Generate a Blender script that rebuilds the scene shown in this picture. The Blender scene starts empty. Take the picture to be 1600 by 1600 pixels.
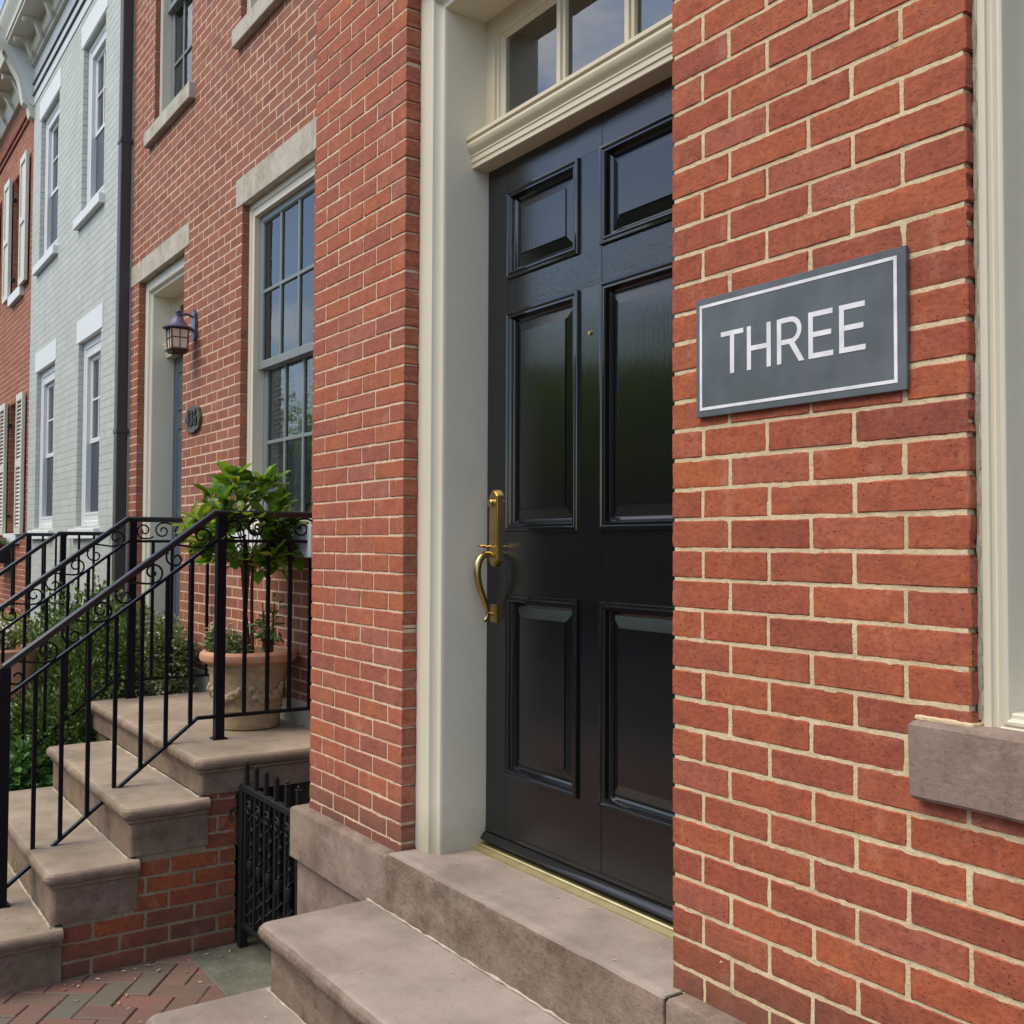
import bpy, math, random
from mathutils import Vector, Matrix, noise
R = math.radians
random.seed(7)
S = bpy.context.scene
COL = S.collection

# ------------------------------------------------------------------ camera, sky, sun, exposure
CAMZ = 1.74
def cam_axes(yaw, pitch, roll):
    cy, sy = math.cos(yaw), math.sin(yaw)
    f = Vector((-sy*math.cos(pitch), cy*math.cos(pitch), math.sin(pitch)))
    r = Vector((cy, sy, 0)); u = r.cross(f)
    return (r*math.cos(roll)+u*math.sin(roll)), (-r*math.sin(roll)+u*math.cos(roll)), f
cr, cu, cf = cam_axes(R(55.571), R(1.80), R(0.232))
cam_d = bpy.data.cameras.new('camera'); cam = bpy.data.objects.new('camera', cam_d); COL.objects.link(cam)
m = Matrix(((cr.x, cu.x, -cf.x, 0), (cr.y, cu.y, -cf.y, 0), (cr.z, cu.z, -cf.z, CAMZ), (0, 0, 0, 1)))
cam.matrix_world = m
cam_d.sensor_width = 36; cam_d.lens = 36*1635.3/1600; cam_d.clip_start = 0.05; cam_d.clip_end = 2000
S.camera = cam

SUN_EL, SUN_AZ = R(55), R(188)          # azimuth clockwise from +y: light falls from the street side, left of the camera
W = bpy.data.worlds.new('World'); S.world = W; W.use_nodes = True
nt = W.node_tree; nt.nodes.clear()
wo = nt.nodes.new('ShaderNodeOutputWorld'); bg = nt.nodes.new('ShaderNodeBackground')
sky = nt.nodes.new('ShaderNodeTexSky'); sky.sky_type = 'NISHITA'; sky.sun_disc = False
sky.sun_elevation = SUN_EL; sky.sun_rotation = SUN_AZ; sky.air_density = 1.0; sky.dust_density = 1.0; sky.ozone_density = 1.0
tc = nt.nodes.new('ShaderNodeTexCoord'); mp = nt.nodes.new('ShaderNodeMapping'); mp.inputs['Scale'].default_value = (1, 1, 2.6)
cn = nt.nodes.new('ShaderNodeTexNoise'); cn.inputs['Scale'].default_value = 2.2; cn.inputs['Detail'].default_value = 6; cn.inputs['Roughness'].default_value = .58
crp = nt.nodes.new('ShaderNodeValToRGB'); crp.color_ramp.elements[0].position = .54; crp.color_ramp.elements[1].position = .74
cmx = nt.nodes.new('ShaderNodeMix'); cmx.data_type = 'RGBA'; cmx.inputs[7].default_value = (9.0, 8.4, 7.4, 1)
nt.links.new(tc.outputs['Generated'], mp.inputs['Vector']); nt.links.new(mp.outputs[0], cn.inputs['Vector'])
nt.links.new(cn.outputs['Fac'], crp.inputs[0]); nt.links.new(crp.outputs[0], cmx.inputs[0])
nt.links.new(sky.outputs[0], cmx.inputs[6]); nt.links.new(cmx.outputs[2], bg.inputs[0])
bg.inputs[1].default_value = 0.15
nt.links.new(bg.outputs[0], wo.inputs[0])
sd = bpy.data.lights.new('sun', 'SUN'); sd.energy = 1.75; sd.angle = R(40); sd.color = (1.0, .85, .64)
so = bpy.data.objects.new('sun', sd); COL.objects.link(so)
sv = Vector((math.sin(SUN_AZ)*math.cos(SUN_EL), math.cos(SUN_AZ)*math.cos(SUN_EL), math.sin(SUN_EL)))
so.rotation_euler = sv.to_track_quat('Z', 'Y').to_euler(); so.location = (0, -6, 14)
S.view_settings.view_transform = 'Standard'; S.view_settings.look = 'None'
S.view_settings.gamma = 1; S.view_settings.exposure = 0.72
S.render.engine = 'CYCLES'

# ------------------------------------------------------------------ materials
def lin(r, g, b, k=1.0):
    def f(c):
        c /= 255.0
        return (c/12.92 if c <= .04045 else ((c+.055)/1.055)**2.4)*k
    return (f(r), f(g), f(b), 1)

class NM:
    """small node-tree helper"""
    def __init__(s, name):
        s.m = bpy.data.materials.new(name); s.m.use_nodes = True; s.t = s.m.node_tree; s.t.nodes.clear()
        s.out = s.t.nodes.new('ShaderNodeOutputMaterial'); s.p = s.t.nodes.new('ShaderNodeBsdfPrincipled')
        s.t.links.new(s.p.outputs[0], s.out.inputs[0])
        s.co = s.t.nodes.new('ShaderNodeTexCoord').outputs['Object']
        g = s.t.nodes.new('ShaderNodeNewGeometry'); s.isl = g.outputs['Random Per Island']; s.pos = g.outputs['Position']
    def l(s, a, b): s.t.links.new(a, b)
    def noise(s, scale, detail=4, rough=.55, vec=(1, 1, 1), co=None, off=None):
        n = s.t.nodes.new('ShaderNodeTexNoise'); n.inputs['Scale'].default_value = scale
        n.inputs['Detail'].default_value = detail; n.inputs['Roughness'].default_value = rough
        c = co or s.co
        if vec != (1, 1, 1):
            mm = s.t.nodes.new('ShaderNodeMapping'); mm.inputs['Scale'].default_value = vec; s.l(c, mm.inputs[0]); c = mm.outputs[0]
        s.l(c, n.inputs['Vector']); return n.outputs['Fac']
    def ramp(s, fac, stops, interp='LINEAR'):
        r = s.t.nodes.new('ShaderNodeValToRGB'); cr_ = r.color_ramp; cr_.interpolation = interp
        while len(cr_.elements) < len(stops): cr_.elements.new(.5)
        for e, (p, c) in zip(cr_.elements, stops):
            e.position = p; e.color = c if isinstance(c, tuple) else (c, c, c, 1)
        s.l(fac, r.inputs[0]); return r.outputs[0]
    def mix(s, fac, a, b, mode='MIX'):
        n = s.t.nodes.new('ShaderNodeMix'); n.data_type = 'RGBA'; n.blend_type = mode
        for v, i in ((fac, 0), (a, 6), (b, 7)):
            if hasattr(v, 'links'): s.l(v, n.inputs[i])
            elif v is not None: n.inputs[i].default_value = v
        return n.outputs[2]
    def math(s, op, a, b=0.0, c=None):
        n = s.t.nodes.new('ShaderNodeMath'); n.operation = op
        for v, i in ((a, 0), (b, 1), (c, 2)):
            if v is None: continue
            if hasattr(v, 'links'): s.l(v, n.inputs[i])
            else: n.inputs[i].default_value = v
        return n.outputs[0]
    def bump(s, h, strength=.5, dist=.002, nrm=None):
        b = s.t.nodes.new('ShaderNodeBump'); b.inputs['Strength'].default_value = strength; b.inputs['Distance'].default_value = dist
        s.l(h, b.inputs['Height'])
        if nrm: s.l(nrm, b.inputs['Normal'])
        return b.outputs[0]
    def set(s, **k):
        for n, v in k.items():
            n = {'base': 'Base Color', 'rough': 'Roughness', 'metal': 'Metallic', 'normal': 'Normal', 'coat': 'Coat Weight', 'coat_r': 'Coat Roughness',
                 'ior': 'IOR', 'spec': 'Specular IOR Level', 'sss': 'Subsurface Weight', 'trans': 'Transmission Weight', 'cn': 'Coat Normal'}[n]
            if hasattr(v, 'links'): s.l(v, s.p.inputs[n])
            else: s.p.inputs[n].default_value = v
        return s

def brick_mat(name, cols, pit=.6, bump=.9, soot=.25, fade=None):
    n = NM(name)
    k = len(cols)
    base = n.ramp(n.isl, [(i/max(1, k-1), c) for i, c in enumerate(cols)])
    big = n.noise(9, 3); fine = n.noise(70, 5, .65, (1, 1, 1.6)); mid = n.noise(22, 5, .65)
    c = n.mix(n.ramp(mid, [(.3, 0.0), (.75, 1.0)]), base, n.mix(1, base, (1.16, 1.12, 1.1, 1), 'MULTIPLY'))
    hue = n.noise(13, 5, .7, (1, 1, 1.7)); c = n.mix(n.ramp(hue, [(.42, 0.0), (.62, .55)]), c, n.mix(1, c, (1.12, 1.22, .92, 1), 'MULTIPLY'))
    burn = n.noise(17, 6, .75, (1, 1, 1.8)); c = n.mix(n.ramp(burn, [(.50, 0.0), (.66, .6)]), c, n.mix(1, c, (.66, .60, .72, 1), 'MULTIPLY'))
    c = n.mix(n.ramp(fine, [(.38, .6), (.60, 0.0)]), c, n.mix(1, c, (.62, .56, .55, 1), 'MULTIPLY'))
    c = n.mix(n.math('MULTIPLY', n.ramp(big, [(.5, 0.0), (.72, 1.0)]), soot), c, lin(96, 62, 56))
    chalk = n.noise(11, 6, .75, (1, 1, .6))
    c = n.mix(n.math('MULTIPLY', n.ramp(chalk, [(.55, 0.0), (.72, 1.0)]), .30), c, lin(206, 158, 134))
    pits = n.ramp(n.noise(120, 3, .6, (1, 1, 1.8)), [(.325, 1.0), (.375, 0.0)])
    crk = n.ramp(n.noise(60, 3, .55, (1, 1, 2.0)), [(.490, 0.0), (.5, 1.0), (.510, 0.0)])
    crk = n.math('MULTIPLY', crk, n.ramp(n.noise(16, 2), [(.58, 0.0), (.66, .8)]))
    holes = n.math('MAXIMUM', pits, crk)
    c = n.mix(n.math('MULTIPLY', holes, pit), c, lin(70, 32, 26))
    stain = n.noise(5, 5, .7, (1, 1, .3)); c = n.mix(n.ramp(stain, [(.6, 0.0), (.78, .35)]), c, n.mix(1, c, (.62, .58, .56, 1), 'MULTIPLY'))
    if fade:
        sx = n.t.nodes.new('ShaderNodeSeparateXYZ'); n.l(n.co, sx.inputs[0])
        zz = n.math('ADD', sx.outputs[2], n.math('MULTIPLY', n.noise(6, 5, .7), -.16))
        mr = n.t.nodes.new('ShaderNodeMapRange'); n.l(zz, mr.inputs[0]); mr.inputs[1].default_value = fade[0]-.10; mr.inputs[2].default_value = fade[1]-.06; mr.inputs[3].default_value = .75; mr.inputs[4].default_value = 0
        c = n.mix(mr.outputs[0], c, lin(92, 72, 62))
    h = n.math('SUBTRACT', n.math('ADD', fine, n.math('MULTIPLY', mid, .6)), n.math('MULTIPLY', holes, .9))
    n.set(base=c, rough=.86, spec=.3, normal=n.bump(h, bump, .0016))
    return n.m

def mortar_mat(name, col, dark, bump=1.0):
    n = NM(name)
    a = n.noise(60, 5, .7); b = n.noise(7, 4, .6); f = n.noise(260, 3, .6)
    c = n.mix(n.ramp(b, [(.35, 0.0), (.7, 1.0)]), col, dark)
    c = n.mix(n.ramp(n.noise(18, 5, .75), [(.58, 0.0), (.70, .65)]), c, n.mix(1, dark, (.66, .6, .55, 1), 'MULTIPLY'))
    c = n.mix(n.ramp(a, [(.35, .5), (.6, 0.0)]), c, n.mix(1, c, (.7, .68, .64, 1), 'MULTIPLY'))
    n.set(base=c, rough=.93, spec=.2, normal=n.bump(n.math('ADD', a, n.math('MULTIPLY', f, .6)), bump, .003))
    return n.m

def paint_mat(name, col, rough=.5, dirt=.12, bump=.15, dirtcol=(.17, .15, .11, 1), streak=True, base_dirt=False):
    n = NM(name)
    a = n.noise(3.5, 5, .65, (1, 1, .35)) if streak else n.noise(3.5, 5, .65)
    s2 = n.noise(90, 3, .6); fl = n.noise(210, 2)
    c = n.mix(n.math('MULTIPLY', n.ramp(a, [(.42, 0.0), (.75, 1.0)]), dirt*2), col, n.mix(1, col, (.80, .78, .70, 1), 'MULTIPLY'))
    c = n.mix(n.math('MULTIPLY', n.ramp(fl, [(.22, 1.0), (.27, 0.0)]), dirt*3), c, dirtcol)
    br = n.noise(60, 4, .7, (1, 1, .05) if streak else (.08, 1, 1))
    if base_dirt:
        sx = n.t.nodes.new('ShaderNodeSeparateXYZ'); n.l(n.co, sx.inputs[0])
        zz = n.math('ADD', sx.outputs[2], n.math('MULTIPLY', n.noise(14, 5, .75), -.14))
        mr = n.t.nodes.new('ShaderNodeMapRange'); n.l(zz, mr.inputs[0]); mr.inputs[1].default_value = .68; mr.inputs[2].default_value = .86; mr.inputs[3].default_value = .55; mr.inputs[4].default_value = 0
        c = n.mix(mr.outputs[0], c, lin(122, 112, 92))
        sc = n.ramp(n.noise(24, 6, .8, (1, 1, .5)), [(.70, 0.0), (.74, .5)]); c = n.mix(sc, c, lin(150, 142, 120))
    n.set(base=c, rough=rough, normal=n.bump(n.math('ADD', n.math('ADD', s2, a), n.math('MULTIPLY', br, .8)), bump, .0012))
    return n.m

def stone_mat(name, a, b, c3, moss=None, rough=.82, bump=.6, grain=(1, 1, 1), speck=.4, top=None):
    n = NM(name)
    x = n.noise(2.3, 6, .62); y = n.noise(8, 8, .72, grain); z = n.noise(75, 6, .75, grain); w = n.noise(5.5, 5, .7)
    c = n.mix(n.ramp(x, [(.36, 0.0), (.66, 1.0)]), a, b)
    c = n.mix(n.ramp(y, [(.46, 0.0), (.68, .75)]), c, c3)
    c = n.mix(n.math('MULTIPLY', n.ramp(z, [(.40, 1.0), (.50, 0.0)]), speck), c, n.mix(1, c, (.55, .52, .5, 1), 'MULTIPLY'))
    gr = n.noise(3.2, 8, .78); c = n.mix(n.ramp(gr, [(.52, 0.0), (.62, .7)]), c, n.mix(1, c, (.66, .62, .56, 1), 'MULTIPLY'))
    st_ = n.noise(6.5, 9, .82); c = n.mix(n.ramp(st_, [(.50, 0.0), (.56, .45)]), c, n.mix(1, c, (.74, .71, .66, 1), 'MULTIPLY'))
    lt = n.noise(15, 7, .8, (1, 1.6, 1)); c = n.mix(n.ramp(lt, [(.56, 0.0), (.64, .35)]), c, n.mix(1, c, (1.3, 1.28, 1.24, 1), 'MULTIPLY'))
    dr = n.noise(9, 6, .7, (1, 1, .15)); c = n.mix(n.ramp(dr, [(.54, 0.0), (.68, .5)]), c, n.mix(1, c, (.6, .58, .52, 1), 'MULTIPLY'))
    c = n.mix(n.math('MULTIPLY', n.ramp(n.noise(170, 2), [(.68, 0.0), (.74, 1.0)]), .35), c, (.5, .46, .42, 1))
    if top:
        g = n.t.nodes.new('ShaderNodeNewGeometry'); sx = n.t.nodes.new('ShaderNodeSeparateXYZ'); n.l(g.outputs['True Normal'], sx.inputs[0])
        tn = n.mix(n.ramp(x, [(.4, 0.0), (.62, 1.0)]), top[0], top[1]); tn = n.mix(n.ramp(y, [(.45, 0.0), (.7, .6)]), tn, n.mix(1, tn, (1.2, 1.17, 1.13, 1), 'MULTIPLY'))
        c = n.mix(n.ramp(sx.outputs[2], [(.6, 0.0), (.95, .85)]), c, tn)  # upward faces take the paler top colours, sides keep the base mix
    if moss: c = n.mix(n.math('MULTIPLY', n.ramp(w, [(.47, 0.0), (.68, 1.0)]), moss[1]), c, moss[0])
    n.set(base=c, rough=rough, spec=.3, normal=n.bump(n.math('ADD', n.math('MULTIPLY', y, 1.2), z), bump, .0025))
    return n.m

def leaf_mat(name, cols, rough=.42, trans=.25):
    n = NM(name); k = len(cols)
    c = n.ramp(n.isl, [(i/max(1, k-1), q) for i, q in enumerate(cols)])
    c = n.mix(n.ramp(n.noise(30, 3), [(.4, 0.0), (.7, .4)]), c, n.mix(1, c, (1.3, 1.25, .8, 1), 'MULTIPLY'))
    n.set(base=c, rough=rough, spec=.45)
    tr = n.t.nodes.new('ShaderNodeBsdfTranslucent'); n.l(n.mix(1, c, (1.2, 1.3, .6, 1), 'MULTIPLY'), tr.inputs[0])
    ms = n.t.nodes.new('ShaderNodeMixShader'); ms.inputs[0].default_value = trans
    n.l(n.p.outputs[0], ms.inputs[1]); n.l(tr.outputs[0], ms.inputs[2]); n.l(ms.outputs[0], n.out.inputs[0])
    return n.m

def flat_mat(name, col, rough=.6, metal=0, bump=0, bscale=80, ior=1.5):
    n = NM(name); n.set(base=col, rough=rough, metal=metal, ior=ior)
    v = n.noise(bscale*.3, 4); n.set(base=n.mix(n.ramp(v, [(.35, 0.0), (.7, 1.0)]), col, n.mix(1, col, (.78, .78, .78, 1), 'MULTIPLY')))
    if bump: n.set(normal=n.bump(n.noise(bscale, 4), bump, .001))
    return n.m

def glass_mat(name, ior=2.1, tint=(.93, .96, .96, 1), rough=.01, wob=.04):
    n = NM(name)
    g = n.t.nodes.new('ShaderNodeBsdfGlossy'); g.inputs['Roughness'].default_value = rough
    tr = n.t.nodes.new('ShaderNodeBsdfTransparent'); tr.inputs[0].default_value = tint
    fr = n.t.nodes.new('ShaderNodeFresnel'); fr.inputs[0].default_value = ior
    bm = n.bump(n.noise(5, 2), wob, .02); n.l(bm, g.inputs['Normal']); 
    ms = n.t.nodes.new('ShaderNodeMixShader'); n.l(fr.outputs[0], ms.inputs[0]); n.l(tr.outputs[0], ms.inputs[1]); n.l(g.outputs[0], ms.inputs[2])
    n.l(ms.outputs[0], n.out.inputs[0]); return n.m

def lacquer(name, vec, k=1.0):
    n = NM(name)
    g = n.noise(22, 6, .7, vec); f = n.noise(110, 3, .6, vec)
    n.set(base=(.0045, .005, .006, 1), rough=n.ramp(n.noise(7, 5, .7), [(.35, .035), (.75, .07)]), ior=1.68, normal=n.bump(n.math('ADD', n.math('MULTIPLY', g, 1.0), n.math('MULTIPLY', f, .45)), .2*k, .0018))
    return n.m

M = {}
B1 = [lin(164, 88, 62), lin(156, 83, 62), lin(170, 94, 66), lin(150, 82, 66), lin(172, 96, 63), lin(153, 82, 65), lin(167, 91, 65), lin(140, 77, 63), lin(165, 88, 60), lin(160, 92, 75), lin(170, 96, 70)]
M['brick_near'] = brick_mat('weathered_red_brick', B1, .6, .8, .22, fade=(.78, .95))
M['brick_pier'] = brick_mat('red_brick_smooth', [lin(166, 98, 76), lin(158, 92, 75), lin(172, 102, 76), lin(148, 90, 79), lin(165, 94, 72), lin(158, 100, 88), lin(168, 98, 68), lin(161, 94, 76)], .4, .7, .12, fade=(.76, .93))
M['brick_nb'] = brick_mat('dusty_red_brick', [lin(150, 97, 80), lin(143, 90, 74), lin(156, 103, 86), lin(139, 94, 84), lin(152, 96, 75), lin(131, 84, 71)], .2, .5, .2)
M['brick_side'] = brick_mat('stoop_red_brick', [lin(142, 76, 52), lin(152, 84, 50), lin(134, 72, 56), lin(122, 76, 64), lin(154, 86, 54), lin(112, 72, 58)], .5, .9, .35, fade=(.0, .16))
M['brick_far'] = brick_mat('far_red_brick', [lin(154, 96, 76), lin(146, 90, 72), lin(162, 104, 82)], .2, .4, .1)
def fix_white():
    n = NM('painted_white_brick'); c = n.ramp(n.isl, [(0.0, lin(186, 192, 186)), (.5, lin(180, 187, 180)), (1.0, lin(190, 195, 188))])
    a = n.noise(3, 5, .6, (1, 1, .5)); c = n.mix(n.ramp(a, [(.42, 0.0), (.75, .5)]), c, lin(156, 162, 148))
    n.set(base=c, rough=.62, normal=n.bump(n.math('ADD', n.noise(50, 5, .6), n.noise(14, 3)), .3, .002)); return n.m
M['brick_white'] = fix_white()
M['mortar'] = mortar_mat('cream_mortar', lin(222, 204, 168), lin(202, 184, 148))
M['mortar_pier'] = mortar_mat('pale_mortar', lin(226, 202, 174), lin(212, 186, 158), .6)
M['mortar_nb'] = mortar_mat('pinkish_mortar', lin(220, 192, 168), lin(204, 174, 150), .5)
M['mortar_side'] = mortar_mat('grey_mortar', lin(165, 148, 120), lin(135, 122, 100), 1)
M['mortar_white'] = paint_mat('painted_joint', lin(150, 156, 150), .7)
M['cream'] = paint_mat('cream_paint', lin(212, 207, 188), .42, .2, .3, base_dirt=True)
M['cream2'] = paint_mat('cream_moulding_paint', lin(210, 200, 172), .36, .14, .2, streak=False)
M['white_paint'] = paint_mat('white_paint', lin(212, 216, 216), .45, .08)
M['cornice_paint'] = paint_mat('ivory_paint', lin(206, 204, 190), .5, .2)
M['limestone'] = stone_mat('pale_limestone', lin(188, 184, 170), lin(176, 170, 154), lin(198, 194, 182), None, .8, .35, speck=.2)
M['white_stone'] = paint_mat('white_painted_stone', lin(216, 222, 222), .55, .06)
M['brownstone'] = stone_mat('brownstone', lin(142, 124, 112), lin(124, 108, 98), lin(160, 144, 132), (lin(128, 124, 104), .3), .82, .7, (1, 1, 2))
M['brown_tread'] = stone_mat('brownstone_tread', lin(130, 112, 98), lin(104, 88, 76), lin(154, 136, 120), (lin(136, 132, 116), .3), .74, .9, (1, 1, 2), .7, (lin(168, 156, 148), lin(136, 124, 117)))
M['sill_brown'] = stone_mat('tooled_brownstone', lin(146, 128, 118), lin(132, 116, 106), lin(158, 142, 130), None, .85, .6, (1, 1, 1.8), .35)
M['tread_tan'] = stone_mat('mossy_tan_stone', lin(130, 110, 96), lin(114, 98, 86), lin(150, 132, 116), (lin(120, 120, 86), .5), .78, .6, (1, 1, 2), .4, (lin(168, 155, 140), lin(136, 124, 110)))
M['riser_tan'] = stone_mat('tan_riser_stone', lin(130, 112, 94), lin(118, 104, 88), lin(142, 126, 104), (lin(104, 100, 72), .4), .84, .5)
M['bluestone'] = stone_mat('mossy_bluestone', lin(112, 114, 102), lin(98, 100, 90), lin(130, 130, 118), (lin(88, 94, 68), .5), .8, .8)
M['joint_white'] = mortar_mat('joint_compound', lin(196, 188, 170), lin(160, 152, 134))
M['lacq_v'] = lacquer('black_gloss_lacquer', (6, 6, .35))
M['lacq_h'] = lacquer('black_gloss_lacquer_cross_grain', (.35, 6, 7), 1.2)
M['lacq'] = lacquer('black_gloss_moulding', (2, 2, 2), .3)
M['brass'] = flat_mat('aged_brass', (.56, .42, .17, 1), .30, 1, .25, 60)
M['brass_dull'] = flat_mat('dull_brass', (.72, .62, .34, 1), .42, 1, .4, 50)
M['slate_blue'] = paint_mat('slate_blue_paint', lin(66, 78, 88), .4, .1)
M['sash_grey'] = paint_mat('grey_sash_paint', lin(120, 128, 128), .45, .1)
M['iron'] = flat_mat('black_iron_paint', lin(10, 11, 22), .36, 0, .1, 120, 1.28)
M['iron_rail'] = flat_mat('black_handrail_paint', lin(14, 15, 30), .30, 0, .1, 120, 1.6)
M['iron2'] = flat_mat('gate_black_paint', lin(6, 7, 11), .7, 0, .3, 90)
M['pipe_shadow_line'] = paint_mat('dark_downspout_and_shadow_line', lin(62, 60, 62), .45, .2)
M['glass'] = glass_mat('window_glass')
M['glass_t'] = glass_mat('transom_glass', 2.9, (.75, .75, .7, 1), .005, .02)
M['room'] = flat_mat('dark_room', lin(42, 42, 40), .9)
M['blind'] = paint_mat('louvre_paint', lin(226, 230, 228), .6)
M['curtain'] = paint_mat('curtain_cloth', lin(150, 154, 154), .9)
M['screen'] = flat_mat('dark_screen', lin(62, 68, 76), .5)
M['sign_face'] = None
n = NM('slate_sign'); a = n.noise(7, 5, .65); c = n.mix(n.ramp(a, [(.35, 0.0), (.7, 1.0)]), lin(80, 88, 90), lin(100, 107, 114)); n.set(base=c, rough=.34, spec=.5, normal=n.bump(n.noise(40, 3), .05, .001)); M['sign_face'] = n.m
M['sign_white'] = flat_mat('white_sign_paint', lin(232, 234, 238), .5)
M['lamp_metal'] = flat_mat('slate_lamp_metal', lin(92, 92, 114), .38, .3, .3)
M['lamp_bronze'] = flat_mat('bronze_lamp_frame', lin(88, 76, 58), .45, .4, .3)
M['lamp_glass'] = paint_mat('frosted_lamp_glass', lin(232, 218, 200), .25, .25, .5)
M['plaque'] = flat_mat('plaque_grey', lin(92, 90, 82), .5, .3, .5)
M['digits'] = flat_mat('plaque_digit', lin(22, 22, 20), .5)
n = NM('terracotta'); a = n.noise(6, 5, .65); b = n.noise(40, 4); mz = n.noise(9, 4, .6)
c = n.mix(n.ramp(a, [(.35, 0.0), (.65, 1.0)]), lin(184, 158, 126), lin(164, 148, 118)); c = n.mix(n.ramp(mz, [(.52, 0.0), (.7, .55)]), c, lin(142, 138, 100)); c = n.mix(n.ramp(b, [(.4, .25), (.6, 0.0)]), c, lin(96, 72, 50))
n.set(base=c, rough=.85, normal=n.bump(n.math('ADD', b, n.noise(120, 3)), .4, .002)); M['terra'] = n.m
n = NM('terracotta_rim'); a = n.noise(8, 5, .65); c = n.mix(n.ramp(a, [(.35, 0.0), (.65, 1.0)]), lin(198, 148, 118), lin(176, 130, 102)); n.set(base=c, rough=.8, normal=n.bump(n.noise(80, 4), .3, .002)); M['terra_rim'] = n.m
M['soil'] = flat_mat('dark_soil', lin(58, 44, 34), .95, 0, 1, 60)
M['bark'] = flat_mat('bark', lin(98, 72, 52), .9, 0, 1, 50)
M['leaf_tree'] = leaf_mat('glossy_leaf', [lin(92, 130, 42), lin(126, 160, 48), lin(56, 92, 42), lin(146, 172, 62), lin(78, 116, 52), lin(110, 146, 42), lin(60, 96, 48), lin(160, 166, 66)], .26, .32)
M['leaf_box'] = leaf_mat('boxwood_leaf', [lin(58, 84, 40), lin(90, 116, 58), lin(40, 60, 30), lin(126, 148, 88), lin(70, 96, 46), lin(48, 72, 36)], .45)
M['leaf_yel'] = leaf_mat('yellow_green_leaf', [lin(136, 146, 66), lin(158, 160, 84), lin(108, 124, 50), lin(172, 168, 104)], .5)
M['leaf_low'] = leaf_mat('broad_leaf', [lin(72, 116, 60), lin(98, 140, 76), lin(56, 96, 54), lin(120, 154, 94)], .4)
M['leaf_pale'] = leaf_mat('pale_leaf', [lin(100, 120, 74), lin(128, 142, 96), lin(78, 98, 56), lin(140, 150, 110)], .5)
M['petal'] = leaf_mat('white_petal', [lin(226, 218, 212), lin(236, 232, 226), lin(222, 200, 190)], .6)
M['petal_red'] = leaf_mat('maroon_petal', [lin(112, 28, 48), lin(140, 40, 62), lin(90, 20, 36)], .6)
M['leaf_street'] = leaf_mat('street_tree_leaf', [lin(140, 166, 62), lin(168, 186, 76), lin(108, 138, 48), lin(188, 200, 92)], .5, .5)
M['debris'] = leaf_mat('dry_petal', [lin(196, 184, 156), lin(170, 150, 120), lin(206, 200, 180)], .8, .1)
n = NM('paving_brick'); c = n.ramp(n.isl, [(0.0, lin(136, 94, 86)), (.2, lin(120, 90, 80)), (.4, lin(112, 94, 84)), (.55, lin(102, 102, 92)), (.7, lin(140, 96, 88)), (.85, lin(112, 86, 78)), (1.0, lin(126, 100, 90))])
a = n.noise(20, 5, .65); c = n.mix(n.ramp(a, [(.4, 0.0), (.7, .6)]), c, lin(108, 100, 88)); n.set(base=c, rough=.75, spec=.35, normal=n.bump(n.math('ADD', a, n.noise(90, 4)), .6, .003)); M['paver'] = n.m
M['grout'] = flat_mat('dark_sand_joint', lin(58, 50, 42), .95, 0, 1, 80)
M['asphalt'] = flat_mat('asphalt', (.05, .05, .052, 1), .9, 0, 1, 120)
M['kerb'] = stone_mat('granite_kerb', lin(130, 128, 122), lin(118, 116, 110), lin(142, 140, 134))
M['ground'] = flat_mat('earth', lin(92, 84, 66), .95, 0, 1, 20)
M['shingle'] = flat_mat('roof_felt', lin(60, 58, 56), .9)
M['brick_opp'] = flat_mat('opposite_brick', lin(128, 74, 58), .9, 0, .5, 12)
M['pale_opp'] = flat_mat('opposite_render', lin(176, 168, 150), .9, 0, .3, 12)

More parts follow.
